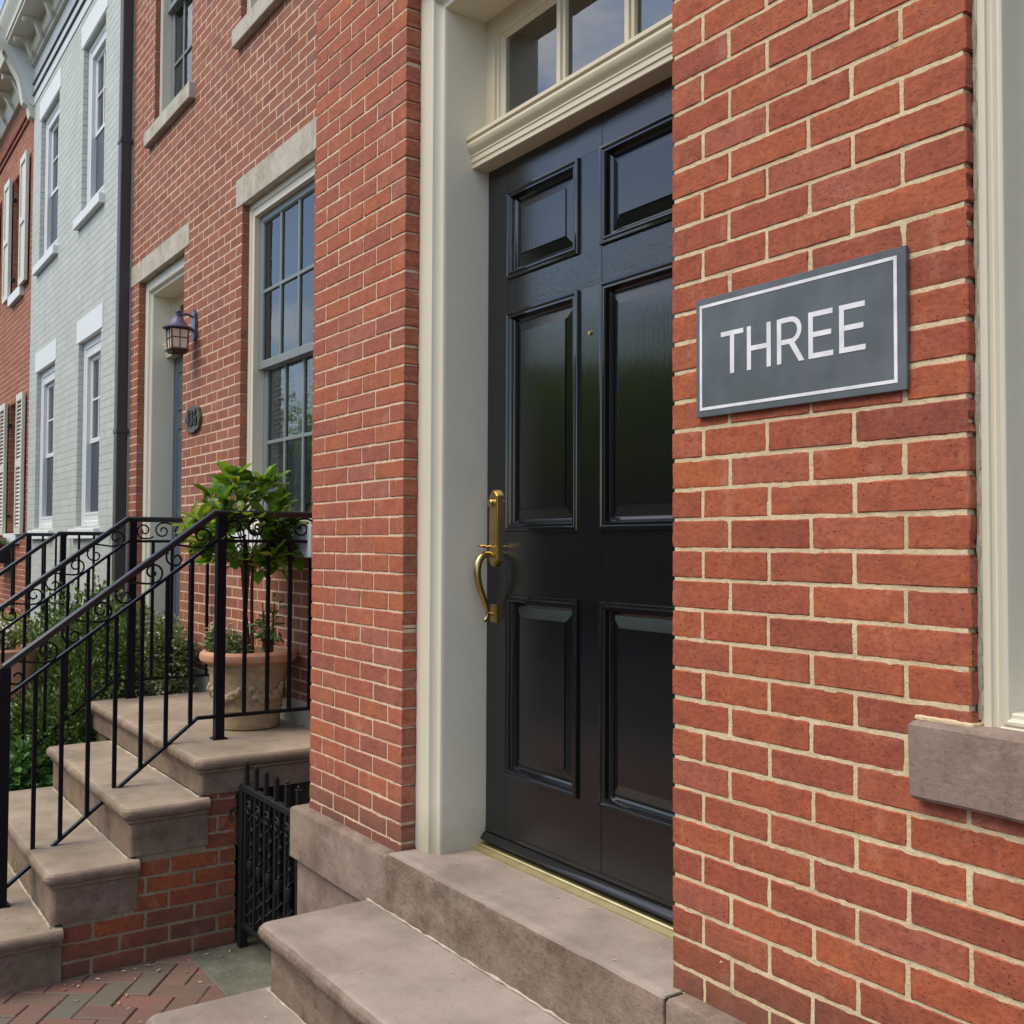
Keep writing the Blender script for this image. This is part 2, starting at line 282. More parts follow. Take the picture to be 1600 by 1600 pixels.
# ------------------------------------------------------------------ mesh builder
class MB:
    def __init__(s): s.v = []; s.f = []
    def add(s, vs, fs):
        o = len(s.v); s.v.extend([tuple(q) for q in vs]); s.f.extend([tuple(i+o for i in f) for f in fs]); return s
    def box(s, x0, x1, y0, y1, z0, z1, c=0.0):
        if x0 > x1: x0, x1 = x1, x0
        if y0 > y1: y0, y1 = y1, y0
        if z0 > z1: z0, z1 = z1, z0
        if c <= 0:
            vs = [(x, y, z) for z in (z0, z1) for y in (y0, y1) for x in (x0, x1)]
            return s.add(vs, [(0, 2, 3, 1), (4, 5, 7, 6), (0, 1, 5, 4), (2, 6, 7, 3), (0, 4, 6, 2), (1, 3, 7, 5)])
        vs = []; idx = {}
        for ix, X in enumerate((x0, x1)):
            for iy, Y in enumerate((y0, y1)):
                for iz, Z in enumerate((z0, z1)):
                    sx, sy, sz = (1, -1)[ix], (1, -1)[iy], (1, -1)[iz]
                    for a, (dx, dy, dz) in enumerate(((0, c, c), (c, 0, c), (c, c, 0))):
                        idx[(ix, iy, iz, a)] = len(vs); vs.append((X+sx*dx, Y+sy*dy, Z+sz*dz))
        I = lambda x, y, z, a: idx[(x, y, z, a)]
        fs = []
        for k in (0, 1):
            fs.append((I(k, 0, 0, 0), I(k, 1, 0, 0), I(k, 1, 1, 0), I(k, 0, 1, 0)))
            fs.append((I(0, k, 0, 1), I(1, k, 0, 1), I(1, k, 1, 1), I(0, k, 1, 1)))
            fs.append((I(0, 0, k, 2), I(1, 0, k, 2), I(1, 1, k, 2), I(0, 1, k, 2)))
            for j in (0, 1):
                fs.append((I(k, j, 0, 0), I(k, j, 1, 0), I(k, j, 1, 1), I(k, j, 0, 1)))
                fs.append((I(k, 0, j, 0), I(k, 1, j, 0), I(k, 1, j, 2), I(k, 0, j, 2)))
                fs.append((I(0, k, j, 1), I(1, k, j, 1), I(1, k, j, 2), I(0, k, j, 2)))
                for q in (0, 1): fs.append((I(k, j, q, 0), I(k, j, q, 1), I(k, j, q, 2)))
        return s.add(vs, fs)
    def quad(s, x0, x1, y, z0, z1):
        return s.add([(x0, y, z0), (x1, y, z0), (x1, y, z1), (x0, y, z1)], [(0, 1, 2, 3)])
    def extr(s, prof, a, b, axis='x', cap=True):
        """extrude a profile; axis x: prof=(y,z); axis y: prof=(x,z); axis z: prof=(x,y)"""
        def P(p, t):
            return (t, p[0], p[1]) if axis == 'x' else (p[0], t, p[1]) if axis == 'y' else (p[0], p[1], t)
        n_ = len(prof); vs = [P(p, a) for p in prof]+[P(p, b) for p in prof]
        fs = [(i, (i+1) % n_, n_+(i+1) % n_, n_+i) for i in range(n_)]
        if cap: fs += [tuple(range(n_)), tuple(range(2*n_-1, n_-1, -1))]
        return s.add(vs, fs)
    def sweepU(s, prof, xL, xR, zB, zT):
        vs = []; fs = []
        for u, y in prof:
            vs += [(xL+u, y, zB), (xL+u, y, zT-u), (xR-u, y, zT-u), (xR-u, y, zB)]
        for i in range(len(prof)-1):
            for k in range(3): fs.append((i*4+k, i*4+k+1, i*4+k+5, i*4+k+4))
        return s.add(vs, fs)
    def sweepR(s, prof, xL, xR, zB, zT, cap=False):
        vs = []; fs = []
        for u, y in prof:
            vs += [(xL+u, y, zB+u), (xL+u, y, zT-u), (xR-u, y, zT-u), (xR-u, y, zB+u)]
        for i in range(len(prof)-1):
            for k in range(4): fs.append((i*4+k, i*4+(k+1) % 4, i*4+4+(k+1) % 4, i*4+4+k))
        if cap: j = (len(prof)-1)*4; fs.append((j, j+1, j+2, j+3))
        return s.add(vs, fs)
    def tube(s, pts, r, n_=8, cap=True, rz=None):
        pts = [Vector(p) for p in pts]; rr = r if isinstance(r, (list, tuple)) else [r]*len(pts)
        up = None; vs = []; fs = []
        for i, p in enumerate(pts):
            t = (pts[min(i+1, len(pts)-1)]-pts[max(i-1, 0)])
            if t.length < 1e-9: t = Vector((0, 0, 1))
            t.normalize()
            if up is None:
                up = Vector((0, 0, 1)) if abs(t.z) < .9 else Vector((1, 0, 0))
            a = t.cross(up)
            if a.length < 1e-6: a = t.cross(Vector((0, 1, 0)))
            a.normalize(); b = a.cross(t).normalized(); up = b
            for k in range(n_):
                an = 2*math.pi*(k+.5)/n_; vs.append(p+a*(rr[i]*math.cos(an))+b*(rr[i]*math.sin(an)))
        for i in range(len(pts)-1):
            for k in range(n_): fs.append((i*n_+k, i*n_+(k+1) % n_, (i+1)*n_+(k+1) % n_, (i+1)*n_+k))
        if cap: fs += [tuple(range(n_)), tuple(range(len(pts)*n_-1, (len(pts)-1)*n_-1, -1))]
        return s.add(vs, fs)
    def lathe(s, prof, cx, cy, n_=40, sq=False):
        vs = []; fs = []
        for r, z in prof:
            for k in range(n_):
                a = 2*math.pi*(k+.5)/n_; vs.append((cx+r*math.cos(a), cy+r*math.sin(a), z))
        for i in range(len(prof)-1):
            for k in range(n_): fs.append((i*n_+k, i*n_+(k+1) % n_, (i+1)*n_+(k+1) % n_, (i+1)*n_+k))
        return s.add(vs, fs)
    def leaf(s, p, d, nrm, L, w, fold=.18, curl=.15):
        p = Vector(p); d = d.normalized(); sd_ = d.cross(nrm)
        if sd_.length < 1e-5: sd_ = d.cross(Vector((.3, .5, .8)))
        sd_.normalize(); nr = sd_.cross(d).normalized()
        q = lambda a, b, c: p+d*(a*L)+sd_*(b*w)+nr*(c*L)
        vs = [p, q(.34, -.36, fold*.5), q(.34, .36, fold*.5), q(.36, 0, 0), q(.76, -.40, fold*.4-curl*.5), q(.76, .40, fold*.4-curl*.5), q(.72, 0, -curl*.5), q(1, 0, -curl)]
        return s.add(vs, [(0, 3, 1), (0, 2, 3), (1, 3, 6, 4), (3, 2, 5, 6), (4, 6, 7), (6, 5, 7)])
    def leaf4(s, p, d, nrm, L, w):
        p = Vector(p); d = d.normalized(); sd_ = d.cross(nrm)
        if sd_.length < 1e-5: sd_ = d.cross(Vector((.3, .5, .8)))
        sd_.normalize(); nr = sd_.cross(d)
        return s.add([p, p+d*(L*.5)-sd_*(w*.5)+nr*(L*.1), p+d*L, p+d*(L*.5)+sd_*(w*.5)+nr*(L*.1)], [(0, 2, 1), (0, 3, 2)])
    def build(s, name, mat, parent=None, sharp=32, kind=None, smooth=True):
        me = bpy.data.meshes.new(name)
        o = bpy.data.objects.new(name, me); COL.objects.link(o)
        base = Vector((0, 0, 0))
        if parent is not None:
            o.parent = parent; base = parent.get('_b', None) and Vector(parent['_b']) or Vector((0, 0, 0))
            o['_b'] = list(base)
        else:
            pass
        me.from_pydata([(v[0]-base.x, v[1]-base.y, v[2]-base.z) for v in s.v], [], s.f)
        me.update()
        if smooth:
            me.shade_smooth()
            try: me.set_sharp_from_angle(angle=R(sharp))
            except Exception: pass
        if mat: me.materials.append(mat)
        if kind: o['kind'] = kind
        return o

def thing(name, label, cat, loc=(0, 0, 0), group=None):
    o = bpy.data.objects.new(name, None); COL.objects.link(o); o.location = loc; o['_b'] = list(loc)
    o['label'] = label; o['category'] = cat
    if group: o['group'] = group
    o.empty_display_size = .1
    return o
def tag(o, label, cat, group=None):
    o['label'] = label; o['category'] = cat
    if group: o['group'] = group
    return o

# ------------------------------------------------------------------ brick walls
def nz(p, s=1.0, o=0.0): return noise.noise(Vector((p[0]*s+o, p[1]*s+o*1.7, p[2]*s-o)))
def brick_wall(name, org, ud, nd, u0, u1, z0, z1, course, anchor, L, parent, mb_mat, mo_mat, holes=(), joint=.009, hi=False, jA=None, jB=None, dep=.1,
               proud=.0017, swap=False, jit=.0014, parity=0, cham=.0016, var=1.0):
    """bricks on a vertical plane: point = org + ud*u + z, nd points outwards"""
    org, ud, nd = Vector(org), Vector(ud), Vector(nd)
    P = lambda u, d, z: org+ud*u+nd*d+Vector((0, 0, z))
    mb = MB(); rnd = random.Random(name+str(u0))
    r0 = int(math.floor((z0-anchor)/course))-1; r1 = int(math.ceil((z1-anchor)/course))+1
    for r in range(r0, r1):
        a, b = anchor+r*course+math.sin(r*12.9)*.0010, anchor+(r+1)*course+math.sin((r+1)*12.9)*.0010
        a2, b2 = max(a, z0), min(b, z1)
        if b2-a2 < course*.35: continue
        ev = (r+parity) % 2 == 0
        lst = (jA if ev else jB)
        js = []
        if lst:
            js = list(lst); 
            while js[-1]+L < u1+L: js.append(js[-1]+L)
            js = [q for q in js if u0 < q < u1]
        else:
            off = 0 if ev else L/2
            k = math.floor((u0-off)/L)
            q = off+k*L
            while q < u1:
                if q > u0: js.append(q)
                q += L
        js = [q+rnd.uniform(-.004, .004)*(1 if not lst else .6) for q in js]
        hs = [h_ for h_ in holes if min(b2, h_[3])-max(a2, h_[2]) >= .55*(b2-a2)]
        js = [q for q in js if u0+.03 < q < u1-.03 and not any(abs(q-h_[0]) < .035 or abs(q-h_[1]) < .035 for h_ in hs)]
        edges = [u0]+js+[u1]
        segs = [[edges[i], edges[i+1], edges[i] == u0, edges[i+1] == u1] for i in range(len(edges)-1)]
        for (hu0, hu1, hz0, hz1) in holes:
            ov = min(b2, hz1)-max(a2, hz0)
            if ov < .55*(b2-a2): continue
            ns = []
            for (p, q, fl, fr) in segs:
                if q <= hu0 or p >= hu1: ns.append([p, q, fl, fr]); continue
                if p < hu0: ns.append([p, hu0, fl, True])
                if q > hu1: ns.append([hu1, q, True, fr])
            segs = ns
        segs = [s_ for s_ in segs if s_[1]-s_[0] > .012]
        for (p, q, fl, fr) in segs:
            h = joint/2*(1+nz((p*3, z0, a2*9), 5, 8)*.45)
            ua = p+(0 if fl else h)+rnd.uniform(0, .001); ub = q-(0 if fr else h)-rnd.uniform(0, .001)
            za, zb = a2+h, b2-h
            if ub-ua < .008 or zb-za < .01: continue
            d0 = rnd.uniform(-.0008, .001)*var; tz = rnd.uniform(-.0012, .0012)*var
            if hi:
                nu = max(2, int((ub-ua)/.011)); nz_ = 6
                us = [ua, ua+.002]+[ua+.002+(ub-ua-.004)*i/nu for i in range(1, nu)]+[ub-.002, ub]
                zs = [za, za+.002]+[za+.002+(zb-za-.004)*i/nz_ for i in range(1, nz_)]+[zb-.002, zb]
                n1, n2 = len(us), len(zs); vs = []; fs = []
                for j, zz in enumerate(zs):
                    for i, uu in enumerate(us):
                        bu = i in (0, n1-1); bz = j in (0, n2-1)
                        X = P(uu, 0, zz)
                        dd = d0+nz(X, 22)*.0011+nz(X, 75, 3.1)*.0007
                        du = dz = 0
                        if bu: du = nz(X, 60, 9)*jit+nz(X, 150, 19)*jit*.7; dd = -.0013+nz(X, 90, 4)*.0008
                        if bz: dz = nz(X, 55, 29)*jit+nz(X, 150, 39)*jit*.8; dd = -.0013+nz(X, 90, 14)*.0008
                        if bu and bz: du += (.003 if i == 0 else -.003); dz += (.0025 if j == 0 else -.0025)
                        if bu or bz:
                            chip = max(0.0, nz(X, 30, 77)-.30)*.022
                            if chip > 0:
                                if bu: du += chip*(1 if i == 0 else -1)
                                if bz: dz += chip*(1 if j == 0 else -1)
                                dd -= chip*.5
                        vs.append(P(uu+du, dd, zz+dz+tz*(uu-ua)/(ub-ua)))
                for j in range(n2-1):
                    for i in range(n1-1):
                        k = j*n1+i; fs.append((k, k+1, k+n1+1, k+n1))
                ring = [i for i in range(n1)]+[j*n1+n1-1 for j in range(1, n2)]+[(n2-1)*n1+i for i in range(n1-2, -1, -1)]+[j*n1 for j in range(n2-2, 0, -1)]
                o = len(vs); m_ = len(ring)
                for k in ring:
                    v = vs[k]; dcur = (v-org).dot(nd); vs.append(v-nd*(dcur+dep))
                for k in range(m_): fs.append((ring[k], ring[(k+1) % m_], o+(k+1) % m_, o+k))
                mb.add(vs, fs)
            else:
                c = cham
                cs = [(ua, za), (ub, za), (ub, zb+tz), (ua, zb)]
                cc = [(ua+c, za+c), (ub-c, za+c), (ub-c, zb+tz-c), (ua+c, zb-c)]
                vs = [P(x, d0, z) for x, z in cc]+[P(x, d0-c, z) for x, z in cs]+[P(x, -dep, z) for x, z in cs]
                fs = [(0, 1, 2, 3)]
                for k in range(4):
                    k2 = (k+1) % 4; fs += [(k, 4+k, 4+k2, k2), (4+k, 8+k, 8+k2, 4+k2)]
                mb.add(vs, fs)
    o = mb.build(name, mb_mat, parent, sharp=24)
    # mortar bed behind
    mm = MB(); e = .007
    us = sorted(set([u0+e, u1-e]+[q for h in holes for q in (h[0]-e, h[1]+e) if u0 < q < u1]))
    zs = sorted(set([z0, z1]+[q for h in holes for q in (h[2]-e, h[3]+e) if z0 < q < z1]))
    def inh(u, z): return any(h[0]-e < u < h[1]+e and h[2]-e < z < h[3]+e for h in holes)
    filled = {}
    for i in range(len(us)-1):
        for j in range(len(zs)-1):
            filled[(i, j)] = not inh((us[i]+us[i+1])/2, (zs[j]+zs[j+1])/2)
    d = -proud
    for (i, j), f in filled.items():
        if not f: continue
        a, b, c, g = us[i], us[i+1], zs[j], zs[j+1]
        mm.add([P(a, d, c), P(b, d, c), P(b, d, g), P(a, d, g)], [(0, 1, 2, 3)])
        for (di, dj, q) in ((-1, 0, ((a, c), (a, g))), (1, 0, ((b, c), (b, g))), (0, -1, ((a, c), (b, c))), (0, 1, ((a, g), (b, g)))):
            if not filled.get((i+di, j+dj), False):
                (ua, za), (ub, zb) = q
                mm.add([P(ua, d, za), P(ub, d, zb), P(ub, -dep-.02, zb), P(ua, -dep-.02, za)], [(0, 1, 2, 3)])
    mm.build('mortar', mo_mat, o)
    return o

X, Y = Vector((1, 0, 0)), Vector((0, 1, 0))
# ================================================================== SETTING
g = MB().box(-400, 400, -400, 400, -.6, -.20).build('ground', M['ground'], kind='structure')
g = MB().box(-90, 60, -9.2, -2.5, -.25, -.13).build('road', M['asphalt'], kind='structure')
mb = MB().box(-90, 60, -2.3, 2.1, -.2, -.022); mb.box(-90, 60, -12.6, -9.4, -.2, -.0)
sw = mb.build('sidewalk', M['grout'], kind='structure')
mb = MB(); mb.box(-90, 60, -2.5, -2.3, -.2, .0, .01); mb.box(-90, 60, -9.4, -9.2, -.2, .0, .01)
mb.build('kerb', M['kerb'], kind='structure')
# herringbone brick paving, laid at 45 degrees
mb = MB(); pw = .104; rnd = random.Random(5)
def paver(cx, cy, ang, l=pw*2, w=pw):
    hx, hy = l/2-.0015, w/2-.0015; c, s_ = math.cos(ang), math.sin(ang); z = rnd.uniform(-.0035, .0015); t1, t2 = rnd.uniform(-.006, .006), rnd.uniform(-.01, .01)
    pts = [(-hx, -hy), (hx, -hy), (hx, hy), (-hx, hy)]; b = .004
    ins = [(-hx+b, -hy+b), (hx-b, -hy+b), (hx-b, hy-b), (-hx+b, hy-b)]
    T = lambda p, zz: (cx+p[0]*c-p[1]*s_, cy+p[0]*s_+p[1]*c, zz+z+p[0]*t1+p[1]*t2)
    mb.add([T(p, 0) for p in ins]+[T(p, -.004) for p in pts]+[T(p, -.05) for p in pts],
           [(0, 1, 2, 3)]+[(k, 4+k, 4+(k+1) % 4, (k+1) % 4) for k in range(4)]+[(4+k, 8+k, 8+(k+1) % 4, 4+(k+1) % 4) for k in range(4)])
A0 = R(45+8)
def inpav(x, y):
    if x > 1.5 or x < -9 or y < -2.25: return False
    if y > 1.9: return False
    return True
ca, sa = math.cos(A0), math.sin(A0)
for i in range(-90, 90):
    for j in range(-36, 36):
        # herringbone cell: pairs
        bx, by = (i+4*0)*pw, 0
        for kind in (0, 1):
            if kind == 0: lx, ly, an = (i+j*2+1)*pw, (i-j*2+.5)*pw, 0
            else: lx, ly, an = (i+j*2+.5)*pw, (i-j*2+2)*pw, math.pi/2
            if abs(lx) > 12 or abs(ly) > 12: continue
            wx, wy = -4+lx*ca-ly*sa, 0+lx*sa+ly*ca
            if inpav(wx, wy): paver(wx, wy, A0+an)
mb.build('brick_paving', M['paver'], kind='structure')
MB().box(-4.60, -3.62, 1.412, 2.6, -.2, .003, .003).build('bluestone_path', M['bluestone'], kind='structure')
mb = MB(); rnd = random.Random(11)
for k in range(70):
    x, y = rnd.uniform(-4.9, -3.2), rnd.uniform(.4, 1.55)
    if rnd.random() < .5: x = -4.44+abs(rnd.gauss(0, .07)); y = rnd.uniform(.9, 1.6)
    a = rnd.uniform(0, 6.28); L_ = rnd.uniform(.008, .034)
    mb.leaf4((x, y, .004), Vector((math.cos(a), math.sin(a), rnd.uniform(0, .25))), Vector((rnd.uniform(-.4, .4), rnd.uniform(-.4, .4), 1)), L_, L_*.4)
for k in range(34):
    zt_, ya, yb_ = rnd.choice(((.595, 1.2, 1.54), (.397, .88, 1.18), (.777, 1.57, 1.78), (.777, 1.57, 1.78)))
    x, y = rnd.uniform(-3.0, -1.6), rnd.uniform(ya, yb_); a = rnd.uniform(0, 6.28); L_ = rnd.uniform(.005, .016)
    if zt_ > .7 and x < -2.8: continue
    mb.leaf4((x, y, zt_+.001), Vector((math.cos(a), math.sin(a), .12)), Vector((0, 0, 1)), L_, L_*.35)
for k in range(26):
    zt_, ya, yb_ = rnd.choice(((.825, 1.5, 2.0), (.655, 1.18, 1.43), (.44, .9, 1.14), (.22, .62, .85)))
    x, y = rnd.uniform(-5.8, -4.5), rnd.uniform(ya, yb_); a = rnd.uniform(0, 6.28); L_ = rnd.uniform(.006, .022)
    mb.leaf4((x, y, zt_+.001), Vector((math.cos(a), math.sin(a), .12)), Vector((0, 0, 1)), L_, L_*.35)
o = mb.build('fallen_petals', M['debris'], kind='stuff'); tag(o, 'dry pale petals scattered on the brick paving', 'petals')
MB().box(-30, -6.5, 1.0, 2.16, -.1, .03).build('planting_bed', M['soil'], kind='structure')

# ================================================================== NEAR HOUSE (number three)
YF = 1.6
H1 = thing('brick_house', 'near red brick house with a glossy black front door and cream trim', 'house', (-2.3, 1.6, 0))
dA = [-1.708-.19, -1.535, -1.325, -1.12, -.996+.001, -.78]; dB = [-1.613, -1.432, -1.226, -.89, -.68]
brick_wall('wall', (0, YF, 0), X, -Y, -1.708, 1.6, .775, 4.2, .0645, 1.732, .215, H1, M['brick_near'], M['mortar'],
           holes=[(-.996, .35, 1.40, 3.3)], joint=.0082, hi=True, jA=dA[1:4]+[-.90, -.69], jB=dB[:3]+[-1.005, -.79], dep=.1)
pA = [-3.453, -3.25, -3.048]; pB = [-3.555, -3.363, -3.152]
brick_wall('wall', (0, YF, 0), X, -Y, -3.661, -2.946, .752, 5.2, .061, 1.769, .2, H1, M['brick_pier'], M['mortar_pier'], proud=.0024, joint=.0072, hi=True, jA=pA, jB=pB, dep=.1)
brick_wall('wall', (0, YF, 0), X, -Y, -2.946, -1.708, 3.75, 5.2, .061, 1.769, .2, H1, M['brick_pier'], M['mortar_pier'], proud=.0024, joint=.0072, dep=.1)
brick_wall('wall', (-3.661, 0, 0), Y, -X, 1.7, 2.15, .0, 5.2, .061, 1.769, .2, H1, M['brick_pier'], M['mortar_pier'], proud=.0024, joint=.0072, dep=.05)
MB().box(-3.04, -1.62, 1.596, 1.9, 3.565, 3.75, .003).build('lintel', M['limestone'], H1)
# masonry above the view, and the body of the house behind the facade
mb = MB(); mb.box(-3.655, 3.0, 1.606, 2.2, 5.2, 7.6); mb.box(1.6, 3.0, 1.606, 2.2, 0, 5.2); mb.box(-1.7, 1.6, 1.61, 2.2, 4.2, 5.2)
mb.build('upper_wall', M['brick_opp'], H1)
mb = MB(); mb.box(-3.60, -2.86, 1.72, 2.6, .0, 5.2); mb.box(-1.76, -1.02, 1.72, 2.6, 0, 4.3); mb.box(-3.6, 3.0, 3.2, 9, 0, 7.6)
mb.box(.38, 3.0, 1.72, 2.6, 0, 5); mb.box(-3.6, 3.0, 2.6, 3.2, 3.5, 7.6); mb.box(-3.6, 3.0, 1.75, 3.2, -.1, .6)
mb.box(-2.9, -1.7, 1.95, 2.6, 3.5, 5.2); mb.box(-1.02, .4, 1.72, 2.6, 3.35, 5)
mb.build('shell', M['room'], H1)
MB().box(-3.7, 3.05, 1.55, 9.1, 7.6, 7.75).build('roof', M['shingle'], H1)
# water table and door sill stones
def rings_block(mb, x0, x1, y0, y1, prof, rad=.02, seg=.03, jit=.0012, back=True):
    seg = min(seg, .03)
    """stack of rectangles (open towards +y) with rounded front corners; prof = list of (offset, z)"""
    rings = []
    for off, z in prof:
        a, b, c = x0-off, x1+off, y0-off; r = min(rad+max(off, 0)*.6, .05)
        pts = [(a, y1)]
        n1 = max(2, int((y1-c)/seg)); pts += [(a, y1+(c+r-y1)*k/n1) for k in range(1, n1+1)]
        pts += [(a+r-r*math.cos(t), c+r-r*math.sin(t)) for t in (R(22), R(45), R(68))]
        n2 = max(2, int((b-a)/seg)); pts += [(a+r+(b-a-2*r)*k/n2, c) for k in range(0, n2+1)]
        pts += [(b-r+r*math.sin(t), c+r-r*math.cos(t)) for t in (R(22), R(45), R(68))]
        pts += [(b, c+r+(y1-c-r)*k/n1) for k in range(0, n1+1)]
        rings.append([(p[0]+nz((p[0], p[1], z), 7)*jit*.8+nz((p[0], p[1], z), 31)*jit*.5, p[1]+nz((p[0], p[1], z), 9, 5)*jit*1.2+nz((p[0], p[1], z), 33, 5)*jit*.6+max(0, nz((p[0], p[1], z), 14, 55)-.38)*jit*7, z+nz((p[0], p[1], z), 8, 7)*jit) for p in pts])
    N = min(len(r) for r in rings); M_ = len(rings[0])
    if any(len(r) != M_ for r in rings):
        rings = [[r[min(len(r)-1, int(round(k*(len(r)-1)/(M_-1))))] for k in range(M_)] for r in rings]
    vs = [p for r in rings for p in r]; fs = []
    for i in range(len(rings)-1):
        for k in range(M_-1): fs.append((i*M_+k, i*M_+k+1, (i+1)*M_+k+1, (i+1)*M_+k))
    fs.append(tuple(range(M_)))
    mb.add(vs, fs); return mb
def step_profile(zt, zb, n_=.035, t=.052):
    p = []
    for k in range(7):
        a = R(90-180*k/6); p.append((n_-t/2+math.cos(a)*t/2, zt-t/2+math.sin(a)*t/2))
    return [(n_-t/2-.02, zt)]+p+[(.012, zt-t), (.012, zt-t-.012), (.004, zt-t-.018), (0, zt-t-.02), (0, zb)]
mb = MB()
edge = lambda zt, zb, n_=0: [(-.03, zt+.002), (-.010, zt), (-.003, zt-.004), (0, zt-.012), (0, zb)]
rings_block(mb, -2.947, -1.685, 1.55, 1.86, edge(.775, .35), .004, .08, .002); 
mb.build('door_sill', M['brown_tread'], H1)
mb = MB(); rings_block(mb, -3.73, -2.952, 1.552, 2.0, edge(.760, .575), .006, .08, .002); mb.box(-3.708, -2.952, 1.575, 2.0, 0, .574, .004)
rings_block(mb, -1.68, 3.0, 1.552, 1.72, edge(.778, .575), .006, .08, .002); mb.box(-1.68, 3.0, 1.575, 1.75, 0, .574, .004)
mb.build('water_table', M['brownstone'], H1)
mb = MB(); rnd = random.Random(3)
pts = [(-3.07+k*.03, 1.548+rnd.uniform(-.002, .002), .597+rnd.uniform(-.001, .002)) for k in range(52)]
mb.tube(pts, [.004+rnd.uniform(-.0025, .002) for _ in pts], 6)
pts = [(-1.684+rnd.uniform(-.001, .001), 1.55+k*.02, .777) for k in range(6)]; mb.tube(pts, .005, 6)
pts = [(-2.952, 1.545+k*.02, .765) for k in range(4)]; mb.tube(pts, .002, 6)
mb.build('mortar_line', M['joint_white'], H1)

# door frame
DXL, DXR, DY = -2.828, -1.79, 1.84
def frame_prof(yf):
    return [(0, yf+.08), (0, yf+.058), (.003, yf+.052), (.006, yf+.050), (.078, yf+.050), (.082, yf+.052), (.084, yf+.060), (.088, yf+.068), (.094, yf+.074), (.103, yf+.077), (.107, yf+.077),
            (.109, yf+.073), (.112, yf+.072), (.115, yf+.074), (.117, yf+.079), (.118, yf+.084), (.118, yf+.30)]
def door_frame(parent, xl, xr, zb, zt, yf):
    o = MB().sweepU(frame_prof(yf), xl, xr, zb, zt).build('door_frame', M['cream'], parent, sharp=25); return o
mb = MB(); fp = frame_prof(YF)
mb.sweepU(fp, -2.946, -1.63, .774, 3.562)
DF = mb.build('door_frame', M['cream'], H1, sharp=25)
mb = MB(); rnd = random.Random(8)
mb.tube([(-2.944+rnd.uniform(-.0015, .0015), 1.655+rnd.uniform(-.001, .001), .78+k*.03) for k in range(92)], [.004+rnd.uniform(-.0015, .002) for _ in range(92)], 6)
mb.build('caulk', M['joint_white'], DF)
def transom_bar(parent, xl, xr, yd, z0, k=1.0):
    """moulded bar between door and fanlight: z0 = underside, yd = door face"""
    P = [(0.012, .112), (-.080, .100), (-.087, .097), (-.087, .086), (-.081, .084), (-.079, .081), (-.083, .077), (-.084, .070), (-.082, .062), (-.077, .054), (-.070, .047), (-.066, .043),
         (-.069, .040), (-.069, .036), (-.066, .034), (-.066, .018), (-.062, .015), (-.062, .002), (-.060, 0), (.012, 0)]
    return MB().extr([(yd+a*k, z0+b) for a, b in P], xl, xr, 'x').build('transom_bar', M['cream2'], parent, sharp=20)
transom_bar(H1, DXL-.001, DXR, DY, 2.950)
def transom(parent, xl, xr, yd, z0, z1, n_, fw=.078, gl='glass_t'):
    root = MB(); 
    prof = [(0, yd+.02), (0, yd-.012), (fw-.026, yd-.012), (fw-.024, yd-.004), (fw-.016, yd-.002), (fw-.014, yd+.004), (fw-.004, yd+.012), (fw, yd+.014), (fw, yd+.03)]
    root.sweepR(prof, xl, xr, z0-.03, z1)
    a, b = xl+fw, xr-fw; w = (b-a)
    for k in range(1, n_):
        c = a+w*k/n_
        root.extr([(c-.019, yd+.02), (c-.018, yd+.006), (c-.010, yd+.002), (c-.009, yd-.006), (c+.009, yd-.006), (c+.010, yd+.002), (c+.018, yd+.006), (c+.019, yd+.02)], z0, z1-.02, 'z')
    o = root.build('transom_window', M['cream2'], parent, sharp=20)
    for k in range(n_):
        MB().quad(a+w*k/n_+.012, a+w*(k+1)/n_-.012, yd+.017, z0, z1-fw+.01).build('pane', M[gl], o, smooth=False)
    return o
transom(H1, DXL, DXR+.04, DY, 3.062, 3.446, 3)
# brass threshold
mb = MB(); mb.extr([(1.790, .776), (1.792, .782), (1.806, .790), (1.812, .790), (1.815, .794), (1.838, .796), (1.842, .800), (1.875, .800), (1.875, .776)], -2.84, -1.70, 'x')
mb.build('threshold', M['brass_dull'], H1, sharp=20)
# the door
zs = [.812, 1.025, 1.585, 1.782, 2.470, 2.575, 2.853, 3.0]
PXL, PXR = (-2.712, -2.348), (-2.248, -1.886)
mb = MB()
for a, b in ((DXL+.003, PXL[0]), (PXL[1], PXR[0]), (PXR[1], DXR-.002)): mb.box(a, b, DY, DY+.045, zs[0], zs[7])
door = mb.build('front_door', M['lacq_v'], H1)
for a, b in ((zs[0], zs[1]), (zs[2], zs[3]), (zs[4], zs[5]), (zs[6], zs[7])):
    mb = MB()
    for u, w in (PXL, PXR): mb.box(u, w, DY+.0006, DY+.045, a, b)
    mb.box(PXL[1]-.001, PXR[0]+.001, DY-.0006, DY+.01, a, b)
    mb.build('cross_rail', M['lacq_h'], door)
mb = MB().extr([(DY-.002, .830), (DY-.010, .826), (DY-.022, .812), (DY-.022, .806), (DY+.01, .806), (DY+.01, .83)], DXL+.006, DXR-.004, 'x')
mb.extr([(DY, .845), (DY-.004, .842), (DY-.004, .832), (DY, .829)], DXL+.006, DXR-.004, 'x')
mb.build('weather_strip', M['lacq'], door)
mp_ = [(0, DY), (0, DY-.007), (.002, DY-.010), (.008, DY-.011), (.011, DY-.007), (.013, DY-.006), (.015, DY-.008), (.020, DY-.008), (.023, DY-.003), (.025, DY+.004), (.028, DY+.009), (.033, DY+.012)]
fp_ = [(.033, DY+.012), (.036, DY+.013), (.068, DY+.006), (.0695, DY+.002)]
